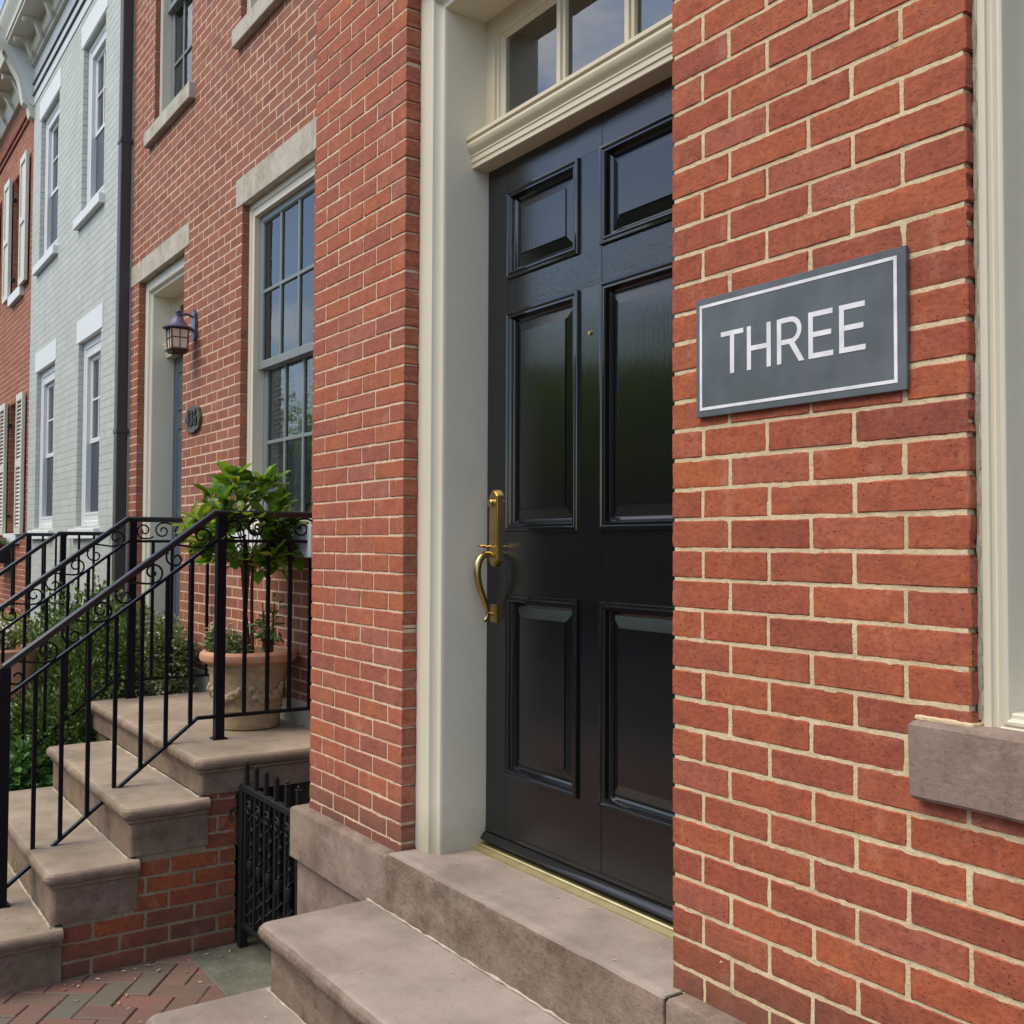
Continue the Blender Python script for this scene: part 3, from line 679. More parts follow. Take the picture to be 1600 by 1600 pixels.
for (u, w) in (PXL, PXR):
    for a, b in ((zs[1], zs[2]), (zs[3], zs[4]), (zs[5], zs[6])):
        pn = MB().sweepR(fp_, u, w, a, b, cap=True).build('door_panel', M['lacq_v'], door, sharp=8)
        MB().sweepR(mp_, u, w, a, b).build('panel_moulding', M['lacq'], door, sharp=25)
mb = MB().tube([(-2.297, DY-.005, 2.338), (-2.297, DY+.003, 2.338)], [.0055, .007], 14)
mb.build('peephole', M['brass'], door)
# handle set
hx = -2.772
mb = MB(); h2 = .024
mb.extr([(hx-h2, 1.690), (hx-h2+.008, 1.678), (hx-.006, 1.671), (hx+.006, 1.671), (hx+h2-.008, 1.678), (hx+h2, 1.690), (hx+h2, 1.896), (hx+h2-.008, 1.908), (hx+.006, 1.915), (hx-.006, 1.915), (hx-h2+.008, 1.908), (hx-h2, 1.896)], DY-.010, DY, 'y')
h2 = .020
mb.extr([(hx-h2, 1.692), (hx-h2+.008, 1.682), (hx-.005, 1.676), (hx+.005, 1.676), (hx+h2-.008, 1.682), (hx+h2, 1.692), (hx+h2, 1.894), (hx+h2-.008, 1.904), (hx+.005, 1.910), (hx-.005, 1.910), (hx-h2+.008, 1.904), (hx-h2, 1.894)], DY-.014, DY-.009, 'y')
mb.extr([(hx-.017, 1.495), (hx+.017, 1.495), (hx+.017, 1.552), (hx-.017, 1.552)], DY-.009, DY, 'y')
mb.extr([(hx-.012, 1.499), (hx+.012, 1.499), (hx+.012, 1.548), (hx-.012, 1.548)], DY-.013, DY-.008, 'y')
mb.tube([(hx, DY-.028, 1.872), (hx, DY-.026, 1.872), (hx, DY-.012, 1.872)], [.0105, .0125, .0125], 20)
hd = mb.build('door_handle', M['brass'], door, sharp=30)
gp = [(hx, DY-.012, 1.706), (hx, DY-.030, 1.712), (hx, DY-.048, 1.708), (hx, DY-.062, 1.695), (hx, DY-.071, 1.674), (hx, DY-.073, 1.650), (hx, DY-.068, 1.622), (hx, DY-.058, 1.595), (hx, DY-.046, 1.568), (hx, DY-.036, 1.542),
      (hx, DY-.032, 1.522), (hx, DY-.036, 1.506), (hx, DY-.045, 1.500)]
def smooth(pts, it=3):
    for _ in range(it):
        q = [pts[0]]
        for a, b in zip(pts[:-1], pts[1:]):
            a, b = Vector(a), Vector(b); q += [a*.75+b*.25, a*.25+b*.75]
        q.append(pts[-1]); pts = q
    return pts
g2 = smooth(gp, 2); nn = len(g2)
mb = MB().tube(g2, [(.0078+.0045*math.sin(math.pi*min(1, k/(nn*.75)))) if k < nn*.75 else .0055 for k in range(nn)], 12)
mb.tube([(hx, DY-.034, 1.524), (hx, DY-.005, 1.520)], .0055, 10)
mb.build('grip', M['brass'], door)
mb = MB().tube(smooth([(hx, DY-.010, 1.728), (hx, DY-.025, 1.736), (hx, DY-.042, 1.731), (hx, DY-.060, 1.738)], 2), .004, 8)
mb.box(hx-.012, hx+.012, DY-.066, DY-.044, 1.734, 1.739, .002)
mb.build('thumb_latch', M['brass'], door)

# right window
WX0, WX1, WZ0, WZ1 = -.996, .35, 1.452, 3.3
mb = MB(); wp = [(0, 1.66), (0, 1.628), (.002, 1.622), (.0045, 1.622), (.006, 1.625), (.008, 1.620), (.021, 1.620), (.0225, 1.625), (.026, 1.628), (.030, 1.629), (.032, 1.624), (.034, 1.622), (.036, 1.624), (.0375, 1.626), (.041, 1.622), (.046, 1.621), (.049, 1.623), (.051, 1.628), (.052, 1.70)]
mb.sweepR(wp, WX0, WX1, WZ0-.04, WZ1)
mb.box(WX0, WX1, 1.628, 1.70, WZ0-.005, WZ0+.02, .003)
win = mb.build('window', M['cream'], H1, sharp=22)
rnd = random.Random(9)
MB().tube([(-.995+rnd.uniform(-.001, .001), 1.622+rnd.uniform(-.001, .001), 1.455+k*.02) for k in range(93)], [.0035+rnd.uniform(-.0015, .002) for _ in range(93)], 6).build('caulk', M['joint_white'], win)
mb = MB()
def sash(mb, x0, x1, z0, z1, y, w=.05, cols=1, rows=1, mw=.018, th=.035, botw=None):
    prof = [(0, y+th), (0, y), (w-.010, y), (w-.002, y+.008), (w, y+th*.6), (w, y+th)]
    mb.sweepR(prof, x0, x1, z0, z1)
    if botw: mb.box(x0+w*.9, x1-w*.9, y+.001, y+th, z0+w*.9, z0+botw)
    for k in range(1, cols):
        c = x0+w+(x1-x0-2*w)*k/cols; mb.box(c-mw/2, c+mw/2, y+.006, y+th, z0+w*.9, z1-w*.9, .003)
    for k in range(1, rows):
        c = z0+w+(z1-z0-2*w)*k/rows; mb.box(x0+w*.9, x1-w*.9, y+.0055, y+th, c-mw/2, c+mw/2, .003)
sash(mb, WX0+.052, WX1-.052, WZ0+.01, 2.78, 1.705, .055, 2, 1); sash(mb, WX0+.052, WX1-.052, 2.74, WZ1-.05, 1.665, .055, 2, 2)
mb.build('sash', M['cream'], win, sharp=22)
MB().quad(WX0+.06, WX1-.06, 1.725, WZ0+.05, WZ1-.06).build('pane', M['glass'], win, smooth=False)
MB().box(WX0+.05, WX1-.05, 1.80, 1.81, WZ0, WZ1).build('blind', M['blind'], win)
mb = MB(); prof = [(-.03, 1.446), (-.006, 1.444), (0, 1.437), (.001, 1.40), (0, 1.36), (-.001, 1.318), (-.006, 1.312), (-.03, 1.312)]
rings_block(mb, -1.098, .45, 1.572, 1.70, prof, .002, .03, .0018)
mb.build('window_sill', M['sill_brown'], H1)
mb = MB(); rnd = random.Random(61)
mb.tube([(-1.10+k*.012, 1.5985+rnd.uniform(-.001, .001), 1.447+rnd.uniform(-.001, .001)) for k in range(10)], [.0048+rnd.uniform(-.0015, .001) for _ in range(10)], 7)
mb.tube([(-.995, 1.600+k*.008, 1.447+rnd.uniform(-.001, .001)) for k in range(4)], .0045, 7)
mb.build('mortar_line', M['mortar'], H1)

# sign with the word THREE
SGK = 1.588/1.58
SG = thing('house_sign', 'dark grey slate sign reading THREE in white, on the brick pier beside the black door', 'sign', (-1.357, 1.598, 2.01))
def sgs(mb):
    mb.v = [(v[0]*SGK, v[1], (v[2]-CAMZ)*SGK+CAMZ) for v in mb.v]; return mb
sgs(MB().box(-1.613, -1.101, 1.5885, 1.5985, 2.0115, 2.2635, .0012)).build('board', M['sign_face'], SG, sharp=20)
mb = MB(); y0, y1 = 1.5876, 1.5882
a, b, c, d, w = -1.601, -1.118, 2.0255, 2.249, .0062
for (p, q, r_, s_) in ((a, b, c, c+w), (a, b, d-w, d), (a, a+w*1.1, c+w, d-w), (b-w*1.1, b, c+w, d-w)): mb.box(p, q, y0, y1, r_, s_)
sgs(mb).build('border_line', M['sign_white'], SG, smooth=False)
mb = MB(); zb, zt, st, sv_ = 2.0943, 2.1828, .0098, .0108
def rc(x0, x1, z0, z1): mb.box(x0, x1, y0, y1, z0, z1)
rc(-1.5394, -1.4771, zt-st, zt); rc(-1.5138, -1.5022, zb, zt-st)                      # T
rc(-1.4674, -1.4566, zb, zt); rc(-1.4156, -1.4048, zb, zt); rc(-1.4566, -1.4156, 2.1325, 2.1325+st)   # H
rc(-1.3890, -1.3782, zb, zt)                                                            # R stem
bx, bz, br = -1.3545, 2.1572, .0262
out = [(-1.3782, bz+br)]+[(bx+br*math.sin(t), bz+br*math.cos(t)) for t in [R(k*15) for k in range(13)]]+[(-1.3782, bz-br)]
inn = [(-1.3782, bz+br-st)]+[(bx+(br-.0105)*math.sin(t), bz+(br-st)*math.cos(t)) for t in [R(k*15) for k in range(13)]]+[(-1.3782, bz-br+st)]
k = len(out); vs = [(p[0], y0, p[1]) for p in out+inn]+[(p[0], y1, p[1]) for p in out+inn]
mb.add(vs, [(i, i+1, k+i+1, k+i) for i in range(k-1)]+[(2*k+i, 2*k+i+1, i+1, i) for i in range(k-1)])
mb.extr([(-1.3610, bz-br+.004), (-1.3480, bz-br+.006), (-1.3216, zb), (-1.3345, zb)], y0-.0004, y1-.0003, 'y')
for ex in (-1.3120, -1.2410):
    rc(ex, ex+sv_, zb, zt)
    rc(ex+sv_, ex+.0562, zt-st, zt); rc(ex+sv_, ex+.0530, 2.1345, 2.1345+st); rc(ex+sv_, ex+.0575, zb, zb+st)
sgs(mb).build('lettering', M['sign_white'], SG, smooth=False)

# near stoop
ST = thing('stone_stoop', 'low brownstone steps with rounded nosings below the black door', 'steps', (-2.3, 1.2, 0))
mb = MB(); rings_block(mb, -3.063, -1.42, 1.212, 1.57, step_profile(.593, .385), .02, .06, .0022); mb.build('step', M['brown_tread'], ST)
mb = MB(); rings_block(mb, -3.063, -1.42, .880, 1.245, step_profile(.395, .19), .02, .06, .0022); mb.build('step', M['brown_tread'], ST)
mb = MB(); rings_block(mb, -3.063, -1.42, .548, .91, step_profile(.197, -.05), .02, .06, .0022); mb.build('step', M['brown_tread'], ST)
mb = MB(); mb.box(-3.04, -1.44, 1.22, 1.57, .0, .39); mb.box(-3.04, -1.44, .9, 1.25, 0, .19); mb.build('base', M['brownstone'], ST)
mb = MB(); rnd = random.Random(4)
for (yy, zz) in ((1.207, .398), (.876, .2)):
    pts = [(-3.05+k*.03, yy+rnd.uniform(-.002, .002), zz) for k in range(54)]; mb.tube(pts, [.0035+rnd.uniform(-.002, .002) for _ in pts], 6)
mb.build('mortar_line', M['joint_white'], ST)

# ================================================================== NEIGHBOUR BRICK HOUSE
YN = 2.15
H2 = thing('brick_house', 'middle red brick house with pale stone lintels, slate blue door, grey sash window', 'house', (-6.0, YN, 0))
WNX0, WNX1, WNZ0, WNZ1 = -5.975, -4.93, 1.832, 3.75
DNX0, DNX1, DNZ0, DNZ1 = -8.229, -7.097, .80, 3.75
A0_, A1_ = -7.877, -6.99; B0_, B1_ = -6.04, -5.15
brick_wall('wall', (0, YN, 0), X, -Y, -8.455, -3.665, .94, 7.0, .0635, 1.74, .206, H2, M['brick_nb'], M['mortar_nb'],
           holes=[(WNX0, WNX1, WNZ0, WNZ1), (DNX0, DNX1, DNZ0, DNZ1), (A0_, A1_, 4.82, 6.55), (B0_, B1_, 4.82, 6.55)], joint=.0082, dep=.1, proud=.0008)
mb = MB(); mb.box(-8.43, DNX0, YN-.012, YN+.1, .0, .94, .004); mb.box(DNX1, -4.42, YN-.012, YN+.1, .0, .94, .004); mb.box(-4.42, -3.73, YN-.012, YN+.1, .70, .94, .004)
mb.box(DNX0, DNX1, YN-.02, YN+.30, .0, .80, .004)
mb.build('water_table', M['limestone'], H2)
mb = MB()
for a, b, c, d in ((-6.078, -4.83, 3.75, 3.918), (-8.50, -6.992, 3.75, 3.908), (-7.99, -6.88, 6.55, 6.72), (-6.15, -5.04, 6.55, 6.72)):
    MB().box(a, b, YN-.004, YN+.12, c, d, .002).build('lintel', M['limestone'], H2)
for a, b, c, d in ((-8.0, -6.90, 4.715, 4.825), (-6.075, -4.97, 4.715, 4.825)):
    MB().box(a, b, YN-.045, YN+.12, c, d, .004).build('window_sill', M['limestone'], H2)
MB().box(-6.08, -4.83, YN-.05, YN+.12, 1.672, 1.836, .005).build('window_sill', M['white_stone'], H2)
mb = MB(); mb.box(-8.4, -3.66, YN+.012, 9, 7.0, 7.4); mb.box(-8.4, -3.66, 3.4, 9, 0, 7.4)
mb.box(-8.4, DNX0-.03, YN+.12, 3.4, 0, 7.2); mb.box(DNX1+.03, WNX0-.03, YN+.12, 3.4, 0, 4.6); mb.box(WNX1+.03, -3.66, YN+.12, 3.4, .95, 4.6)
mb.box(-8.4, -3.66, YN+.2, 3.4, 3.80, 4.7); mb.box(WNX0-.05, WNX1+.05, YN+.12, 3.4, .9, 1.8); mb.box(A1_+.03, B0_-.03, YN+.12, 3.4, 4.6, 7.2); mb.box(B1_+.03, -3.66, YN+.12, 3.4, 4.6, 7.2)
mb.box(-8.4, -3.66, YN+.2, 3.4, 6.65, 7.2)
mb.build('shell', M['room'], H2)
MB().box(-8.4, -3.7, YN-.1, 9.1, 7.4, 7.55).build('roof', M['shingle'], H2)
mb = MB(); mb.extr([(YN+.05, 7.0), (YN-.03, 7.0), (YN-.03, 7.1), (YN-.25, 7.25), (YN-.3, 7.4), (YN-.33, 7.55), (YN+.05, 7.55)], -8.4, -3.68, 'x'); mb.build('cornice', M['cornice_paint'], H2)
# its door
o = MB().sweepU(frame_prof(YN), DNX0, DNX1, .80, 3.75).build('door_frame', M['cream'], H2, sharp=25)
transom_bar(H2, DNX0+.118, DNX1-.118, YN+.24, 3.165, 1.0)
transom(H2, DNX0+.118, DNX1-.118, YN+.24, 3.28, 3.632, 3, .07, 'glass')
mb = MB(); mb.box(DNX0+.12, DNX1-.12, YN+.24, YN+.285, .81, 3.17)
dr = mb.build('front_door', M['slate_blue'], H2)
for u, w in ((-8.0, -7.70), (-7.62, -7.32)):
    for a, b in ((1.0, 1.6), (1.78, 2.62), (2.75, 3.05)):
        MB().sweepR([(0, YN+.24), (0, YN+.232), (.012, YN+.232), (.02, YN+.2395), (.05, YN+.2395), (.06, YN+.234)], u, w, a, b, cap=True).build('door_panel', M['slate_blue'], dr, sharp=15)
MB().lathe([(0, 0), (.02, 0), (.028, .02), (.02, .045), (0, .05)], 0, 0, 16)
mb = MB().tube([(-7.36, YN+.24, 1.75), (-7.36, YN+.19, 1.75), (-7.36, YN+.175, 1.75)], [.012, .026, .018], 14); mb.build('door_knob', M['brass'], dr)
# its sash window: six over six, shutters inside
def window6(parent, x0, x1, z0, z1, yf, cols=3, rows=2, fw=.06, frame='cream', sashm='sash_grey', meet=None, inner='shutter', sw=.05, dy=.06, gl='glass', lowscreen=False):
    zm = meet or (z0+z1)/2
    f = MB().sweepR([(0, yf+.1), (0, yf+dy+.004), (.004, yf+dy), (fw*.45, yf+dy), (fw*.5, yf+dy+.008), (fw*.8, yf+dy+.008), (fw*.85, yf+dy+.003), (fw, yf+dy+.003), (fw, yf+dy+.12)], x0, x1, z0, z1).build('window', M[frame], parent, sharp=22)
    mb = MB(); sash(mb, x0+fw, x1-fw, zm-.02, z1-fw, yf+dy+.035, sw, cols, rows, .022, .03)
    mb.build('upper_sash', M[sashm], f, sharp=22)
    mb = MB(); sash(mb, x0+fw, x1-fw, z0+fw*.4, zm+.025, yf+dy+.068, sw, cols, rows, .022, .03)
    mb.build('lower_sash', M[sashm], f, sharp=22)
    a, b = x0+fw+.02, x1-fw-.02
    MB().quad(a, b, yf+dy+.052, zm, z1-fw-.02).build('pane', M[gl], f, smooth=False)
    MB().quad(a, b, yf+dy+.085, z0+.04, zm).build('pane', M[gl], f, smooth=False)
    if lowscreen:
        MB().box(a, b, yf+dy+.045, yf+dy+.047, z0+.03, zm-.02).build('screen', M['screen'], f, smooth=False)
    if inner == 'shutter':
        for (p, q) in ((a, (a+b)/2-.004), ((a+b)/2+.004, b)):
            mb = MB(); yy = yf+dy+.105
            mb.box(p, p+.045, yy, yy+.025, z0+.03, zm); mb.box(q-.045, q, yy, yy+.025, z0+.03, zm); mb.box(p+.045, q-.045, yy, yy+.025, zm-.07, zm); mb.box(p+.045, q-.045, yy, yy+.025, z0+.03, z0+.13)
            k = z0+.14
            while k < zm-.08:
                mb.add([(p+.045, yy+.002, k), (q-.045, yy+.002, k), (q-.045, yy+.022, k+.032), (p+.045, yy+.022, k+.032)], [(0, 1, 2, 3)]); k += .028
            mb.build('inner_shutter', M['blind'], f)
    mb = MB(); n_ = 60
    for (p, q) in ((a, a+(b-a)*.36), (b-(b-a)*.3, b)):
        vs = []
        for k in range(n_+1):
            xx = p+(q-p)*k/n_; yy = yf+dy+.16+.02*math.sin(k*.9)
            vs += [(xx, yy, zm+.01 if inner == 'shutter' else z0), (xx, yy, z1)]
        mb.add(vs, [(2*k, 2*k+2, 2*k+3, 2*k+1) for k in range(n_)])
    mb.build('curtain', M['curtain'], f)
    return f
window6(H2, WNX0, WNX1, WNZ0-.01, WNZ1, YN, meet=2.78, fw=.085, dy=.042)
window6(H2, A0_, A1_, 4.82, 6.55, YN, meet=5.72, cols=3, rows=2, fw=.055, inner=None, dy=.035)
window6(H2, B0_, B1_, 4.82, 6.55, YN, meet=5.72, cols=3, rows=2, fw=.055, inner=None, dy=.035)

# wall lantern
LT = thing('wall_lantern', 'slate grey carriage lantern with frosted panes on the brick beside the blue door', 'lantern', (-6.83, YN, 3.15))
lx, ly = -6.82, 2.03
mb = MB(); mb.extr([(lx-.035, 3.09), (lx-.02, 3.07), (lx+.02, 3.07), (lx+.035, 3.09), (lx+.04, 3.18), (lx+.03, 3.25), (lx+.012, 3.262), (lx, 3.275), (lx-.012, 3.262), (lx-.03, 3.25), (lx-.04, 3.18)], YN-.022, YN-.001, 'y')
mb.build('wall_plate', M['lamp_metal'], LT)
MB().tube(smooth([(lx, YN-.02, 3.225), (lx, YN-.06, 3.245), (lx, ly, 3.222), (lx, ly, 3.20)], 2), .008, 8).build('arm', M['lamp_metal'], LT)
MB().lathe([(0, 3.255), (.018, 3.254), (.020, 3.248), (.015, 3.242), (.014, 3.222), (.019, 3.218), (.032, 3.205), (.046, 3.188), (.062, 3.165), (.086, 3.146), (.098, 3.142), (.098, 3.137), (.0, 3.137)], lx, ly, 24).build('hood', M['lamp_metal'], LT)
mb = MB(); hw = .056; zt_, zb_ = 3.137, 3.00; bt = .050
def lp(sx, sy, t, e=0): w_ = (hw+(bt-hw)*t)+e; return (lx+sx*w_, ly+sy*w_, zt_+(zb_-zt_)*t)
for sx in (-1, 1):
    for sy in (-1, 1): mb.tube([lp(sx, sy, 0), lp(sx, sy, 1)], .0055, 6)
for t in (0.03, .45, .97):
    c = [lp(-1, -1, t), lp(1, -1, t), lp(1, 1, t), lp(-1, 1, t)]
    for k in range(4): mb.tube([c[k], c[(k+1) % 4]], .0032 if t == .45 else .0055, 6)
for (p, q) in (((0, -1), 0), ((1, 0), 0), ((-1, 0), 0)): mb.tube([lp(p[0] if isinstance(p, tuple) else 0, p[1], 0), lp(p[0], p[1], 1)], .0032, 6)
mb.box(lx-.064, lx+.064, ly-.064, ly+.064, 2.990, 3.000, .003); mb.box(lx-.052, lx+.052, ly-.052, ly+.052, 2.976, 2.990, .004); mb.box(lx-.03, lx+.03, ly-.03, ly+.03, 2.966, 2.976, .003)
mb.build('cage', M['lamp_bronze'], LT)
mb = MB()
c0 = [lp(-1, -1, 0, -.003), lp(1, -1, 0, -.003), lp(1, 1, 0, -.003), lp(-1, 1, 0, -.003)]; c1 = [lp(-1, -1, 1, -.003), lp(1, -1, 1, -.003), lp(1, 1, 1, -.003), lp(-1, 1, 1, -.003)]
mb.add(c0+c1, [(k, (k+1) % 4, 4+(k+1) % 4, 4+k) for k in range(4)]); mb.build('frosted_pane', M['lamp_glass'], LT, smooth=False)

# house number plaque
PQ = thing('number_plaque', 'scalloped dark metal plaque with house number on brick below the lantern', 'plaque', (-6.815, YN, 2.56))
px_, pz_ = -6.82, 2.555; pts = []
for k in range(48):
    t = 2*math.pi*k/48; r_ = 1+.05*math.cos(8*t); ex = .15*math.copysign(abs(math.cos(t))**.7, math.cos(t)); ez = .085*math.copysign(abs(math.sin(t))**.8, math.sin(t))
    pts.append((px_+ex*r_, pz_+ez*r_))
MB().extr(pts, YN-.02, YN-.002, 'y').build('plate', M['plaque'], PQ)
def text_mesh(txt, size, name, mat, parent, loc, depth=.004, sx=1.0):
    cu_ = bpy.data.curves.new('t', 'FONT'); cu_.body = txt; cu_.size = size; cu_.extrude = depth; cu_.align_x = 'CENTER'; cu_.align_y = 'CENTER'; cu_.offset = .004
    ob = bpy.data.objects.new('t', cu_); COL.objects.link(ob); bpy.context.view_layer.update()
    me = bpy.data.meshes.new_from_object(ob.evaluated_get(bpy.context.evaluated_depsgraph_get()))
    b = MB(); b.v = [(loc[0]+v.co.x*sx, loc[1]-v.co.z, loc[2]+v.co.y) for v in me.vertices]; b.f = [tuple(p.vertices) for p in me.polygons]
    bpy.data.objects.remove(ob); bpy.data.curves.remove(cu_)
    return b.build(name, mat, parent, smooth=False)
text_mesh('436', .145, 'digits', M['digits'], PQ, (px_, YN-.022, pz_), .005, 1.0)

# neighbour stoop
S2 = thing('stone_stoop', 'tall tan stone stoop on a brick side wall, leading up past the potted tree', 'steps', (-5.4, 1.3, 0))
def st(x0, x1, y0, y1, zt, zb):
    mb = MB(); rings_block(mb, x0, x1, y0, y1, step_profile(zt, zb), .018, .06, .002); return mb.build('step', M['tread_tan'], S2)
st(-6.44, -4.472, 1.457, 2.148, .822, .662)
st(-6.04, -4.472, 1.165, 1.49, .652, .448)
st(-6.04, -4.472, .872, 1.20, .437, .230)
st(-6.04, -4.472, .582, .908, .217, -.02)
mb = MB(); mb.box(-6.03, -4.6, .60, 1.60, .0, .20); mb.box(-6.03, -4.6, .9, 1.60, .2, .43); mb.box(-6.03, -4.6, 1.2, 1.62, .43, .64); mb.box(-6.43, -6.2, 1.48, 2.14, 0, .66); mb.build('base', M['riser_tan'], S2)
brick_wall('side_wall', (-4.478, 0, 0), Y, X, .905, 1.618, .0, .668, .0705, .0, .205, S2, M['brick_side'], M['mortar_side'],
           holes=[(.8, 1.188, .236, .9), (1.188, 1.48, .452, .9)], joint=.0105, hi=True, dep=.09, proud=.003, jit=.002)
mb = MB(); rnd = random.Random(44)
for (yy, zz, xa) in ((1.452, .655, -6.0), (1.16, .44, -6.0), (.867, .22, -6.0)):
    pts = [(xa+k*.04, yy+rnd.uniform(-.002, .002), zz) for k in range(39)]; mb.tube(pts, [.0045+rnd.uniform(-.002, .002) for _ in pts], 6)
mb.build('mortar_line', M['joint_white'], S2)

# ------------------------------------------------------------------ railings
def spiral(cy, cz, r0, r1, a0, a1, n_=26):
    return [(cy+(r0+(r1-r0)*k/n_)*math.cos(a0+(a1-a0)*k/n_), cz+(r0+(r1-r0)*k/n_)*math.sin(a0+(a1-a0)*k/n_)) for k in range(n_+1)]
def railing(x, label, group, dy=0, dz=0, scrolls=True, ylow=.745, name='iron_railing', ywall=2.14):
    T = thing(name, label, 'railing', (x, 1.0+dy, 0), group)
    yb, zt = 1.634+dy, 1.893+dz; sl = .747
    zh = lambda y: zt-(yb-y)*sl if y < yb else zt
    # handrail: moulded cap swept along
    hw_, prof = .021, [(-.012, -.030), (-.012, -.016), (-.021, -.012), (-.021, 0), (-.016, .006), (0, .009), (.016, .006), (.021, 0), (.021, -.012), (.012, -.016), (.012, -.030)]
    prof = [(a_*.92, b_*.82) for a_, b_ in prof]
    path = [(ylow-.012, zh(ylow-.012)), (yb, zt), (ywall, zt)]
    mb = MB(); vs = []; n_ = len(prof)
    for i, (py, pz) in enumerate(path):
        k = (1/math.cos(math.atan(sl))) if i == 0 else (1.0)
        for (u, v) in prof:
            if i == 1: vs.append((x+u, py-v*math.tan(math.atan(sl)/2), pz+v))
            else: vs.append((x+u, py, pz+v*k))
    mb.add(vs, [(i*n_+k, i*n_+(k+1) % n_, (i+1)*n_+(k+1) % n_, (i+1)*n_+k) for i in range(2) for k in range(n_)]+[tuple(range(n_))])
    mb.build('handrail', M['iron_rail'], T, sharp=30)
    def flatbar(pts, w, h, nm):
        mb = MB(); vs = []
        for (py, pz) in pts:
            vs += [(x-w/2, py, pz-h/2), (x+w/2, py, pz-h/2), (x+w/2, py, pz+h/2), (x-w/2, py, pz+h/2)]
        mb.add(vs, [(i*4+k, i*4+(k+1) % 4, (i+1)*4+(k+1) % 4, (i+1)*4+k) for i in range(len(pts)-1) for k in range(4)]+[(0, 1, 2, 3), tuple(range(len(vs)-1, len(vs)-5, -1))])
        mb.build(nm, M['iron'], T)
    gap = .140
    if scrolls: flatbar([(ylow, zh(ylow)-gap-.004), (yb+.01, zt-gap), (ywall, zt-gap)], .022, .016, 'panel_rail')
    zbot = lambda y: .930+dz-(1.565+dy-y)*.795 if y < 1.565+dy else .930+dz-.004
    flatbar([(ylow, zbot(ylow)), (1.565+dy, .928+dz), (ywall, .926+dz)], .024, .015, 'bottom_rail')
    for (py, z0) in ((ylow, .217 if not dy else .0), (1.667+dy, .822+dz)):
        mb = MB().box(x-.0215, x+.0215, py-.0215, py+.0215, z0, zh(py)-.016, .0015)
        mb.box(x-.034, x+.034, py-.034, py+.034, z0, z0+.007, .002)
        mb.build('newel_post', M['iron'], T)
    ys = [.866, .974, 1.083, 1.196, 1.309, 1.420, 1.532]
    for b in ys:
        y_ = b+dy; top = zh(y_)-(gap+.006 if scrolls else .02)
        MB().box(x-.0085, x+.0085, y_-.0085, y_+.0085, zbot(y_), top, .001).build('baluster', M['iron'], T)
    for b in (1.788, 1.903, 2.016, 2.122):
        y_ = b+dy
        if y_ > ywall-.005: continue
        MB().box(x-.0085, x+.0085, y_-.0085, y_+.0085, zbot(y_), zt-(gap if scrolls else .02), .001).build('baluster', M['iron'], T)
    if scrolls:
        for k in range(4):
            cy = 1.575-k*.222+dy
            if cy < ylow+.05: continue
            cz = zh(cy)-.075
            p = spiral(cy, cz, .009, .050, R(380), R(-90), 28)
            e = p[-1]; tail = [(e[0]-.03, e[1]-.002), (e[0]-.07, e[1]+.004), (e[0]-.115, e[1]+.010)]
            MB().tube([(x, a, b) for a, b in smooth(p+tail, 1)], .0048, 6).build('scroll', M['iron'], T)
            cy2 = cy-.118
            if cy2 < ylow+.03: continue
            cz2 = zh(cy2)-.092
            p = spiral(cy2, cz2, .009, .034, R(170), R(170-300), 22); p2 = spiral(cy2, cz2, .034, .044, R(170-300), R(-180), 8)
            e = p2[-1]
            MB().tube([(x, a, b) for a, b in smooth(p+p2[1:]+[(e[0]-.001, e[1]+.03), (e[0]+.010, min(e[1]+.06, zh(e[0])-.035))], 1)], .0048, 6).build('scroll', M['iron'], T)
        for k, cy in enumerate((1.735, 1.845, 1.96, 2.075)):
            cz = zt-.076; sgn = 1 if k % 2 == 0 else -1
            p = spiral(0, 0, .009, .048, R(380), R(-90), 28); e = p[-1]; p = p+[(e[0]-.03, e[1]+.0), (e[0]-.055, e[1]+.012)]
            pts = [(x, cy+dy+a*(-1), cz+b*sgn) for a, b in smooth(p, 1)]
            MB().tube(pts, .0048, 6).build('scroll', M['iron'], T)
    return T
railing(-4.868, 'black iron scrolled railing nearest the camera, in front of the terracotta pot', 'black iron stair railings')
railing(-6.44, 'black iron scrolled railing at the far side of the tan stoop, beside the bushes', 'black iron stair railings')
railing(-9.0, 'plain iron railing beside the white painted house, nearer of two', 'plain railings at the white house', dy=.12, dz=-.066, scrolls=False, name='iron_railing')
railing(-10.5, 'plain iron railing beside the white painted house, farther of two', 'plain railings at the white house', dy=.12, dz=-.066, scrolls=False, name='iron_railing')
S3 = thing('stone_stoop', 'small stone stoop hidden by shrubs in front of the white painted house', 'steps', (-9.75, 1.8, 0))
for k, (a, b, zt_) in enumerate(((1.62, 2.145, .76), (1.32, 1.66, .58), (1.02, 1.36, .40), (.72, 1.06, .2))):
    mb = MB(); rings_block(mb, -10.55, -8.95, a, b, step_profile(zt_, 0), .018, .2, .001); mb.build('step', M['tread_tan'], S3)

